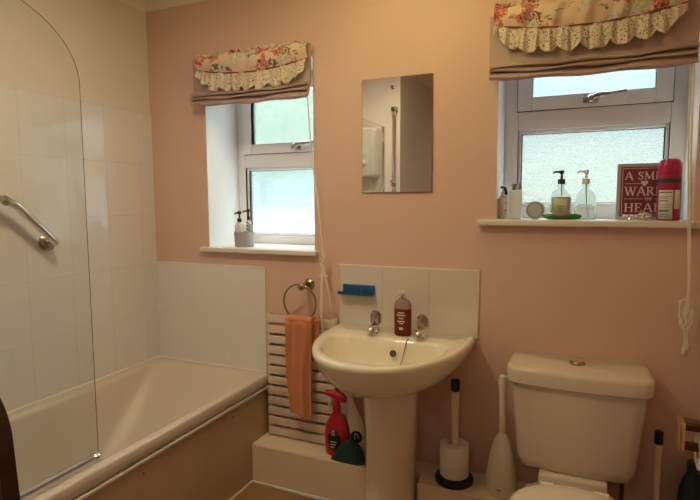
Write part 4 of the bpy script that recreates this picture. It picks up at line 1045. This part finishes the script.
# ------------------------------------------------------------------ outdoors
bm = B(); box(bm, -20, 20, T+.02, 30, -.6, -.5)
g = obj('garden_ground', bm, mat('pale_bounce_ground', (.42, .40, .37), .9)); g['kind'] = 'structure'; g['label'] = 'ground outside, made pale to bounce daylight in'  # outdoor ground, colour set pale and grey so it bounces daylight indoors
def foliage(bm, c, r, n, sd):
    rnd = random.Random(sd)
    for k in range(n):
        a = Vector((rnd.gauss(0, 1), rnd.gauss(0, 1), rnd.gauss(0, 1))).normalized()*rnd.uniform(.35, 1)**.5
        p = Vector(c)+Vector((a.x*r[0], a.y*r[1], a.z*r[2])); s = rnd.uniform(.08, .16)
        e1 = Vector((rnd.uniform(-1, 1), rnd.uniform(-1, 1), rnd.uniform(-1, 1))).normalized(); e2 = e1.orthogonal().normalized()
        q = [p-e1*s, p+e2*s*.5+e1*s*.1, p+e1*s, p-e2*s*.5+e1*s*.1]
        bm.faces.new([bm.verts.new(v) for v in q])
tree = thing('tree', 'green garden tree blurred behind the upper pane of the left window', 'tree', (-4.6, 5.0, -.5))
bm = B(); tube(bm, [(-4.6, 5, -.5), (-4.55, 5, 1.2), (-4.6, 5, 2.4)], [.14, .11, .06], 10); obj('trunk', bm, M['wood_holder'], tree)
bm = B(); foliage(bm, (-4.6, 5, 3.1), (2.4, 1.3, 1.5), 3000, 1); obj('crown', bm, mat('tree_leaves', (.27, .34, .25), .6), tree)
hedge = thing('hedge', 'low garden hedge blurred behind the lower pane of the right window', 'hedge', (.4, 6, -.5))
bm = B(); foliage(bm, (.2, 6.2, .75), (2.6, .5, 1.15), 2600, 2); obj('foliage', bm, mat('hedge_leaves', (.27, .29, .22), .6), hedge)
bm = B()
tube(bm, [(.2, 6.2, -.5), (.2, 6.2, .6)], .06, 8)
obj('trunk', bm, M['wood_holder'], hedge)

w = bpy.data.worlds.new('overcast_sky'); bpy.context.scene.world = w; w.use_nodes = True
nt = w.node_tree; bg = nt.nodes['Background']
tc = N(nt, 'ShaderNodeTexCoord'); sx_ = N(nt, 'ShaderNodeSeparateXYZ'); nt.links.new(tc.outputs['Generated'], sx_.inputs[0])
rp = N(nt, 'ShaderNodeValToRGB'); rp.color_ramp.elements[0].position = .62; rp.color_ramp.elements[1].position = .85
k0, k1 = SKY0/SKY1, 1.
rp.color_ramp.elements[0].color = (.75*k0, .96*k0, .97*k0, 1); rp.color_ramp.elements[1].color = (.84, .94, 1., 1)
mr_ = N(nt, 'ShaderNodeMath', operation='MULTIPLY_ADD'); mr_.inputs[1].default_value = .5; mr_.inputs[2].default_value = .5
nt.links.new(sx_.outputs[2], mr_.inputs[0]); nt.links.new(mr_.outputs[0], rp.inputs[0]); nt.links.new(rp.outputs[0], bg.inputs['Color'])
bg.inputs['Strength'].default_value = SKY1

# ------------------------------------------------------------------ camera
cam = bpy.data.cameras.new('camera'); co = bpy.data.objects.new('camera', cam); C.objects.link(co)
cam.sensor_width = 36; cam.lens = 519.4/700*36; cam.clip_start = .02
yaw, pitch, rl = .4160, .094555, .00575
f = Vector((-sin(yaw)*cos(pitch), cos(yaw)*cos(pitch), -sin(pitch))); r = Vector((cos(yaw), sin(yaw), 0)); d = -(r.cross(f))
r2 = cos(rl)*r+sin(rl)*d; d2 = -sin(rl)*r+cos(rl)*d
mt = Matrix.Identity(4)
for i in range(3): mt[i][0] = r2[i]; mt[i][1] = -d2[i]; mt[i][2] = -f[i]
mt[0][3], mt[1][3], mt[2][3] = 0, -2.04, 1.28
co.matrix_world = mt
sc = bpy.context.scene; sc.camera = co
sc.view_settings.view_transform = 'Standard'; sc.view_settings.look = 'None'; sc.view_settings.gamma = 1; sc.view_settings.exposure = 0
sc.view_settings.use_curve_mapping = False
for o in C.objects:
    if '_o' in o.keys(): del o['_o']
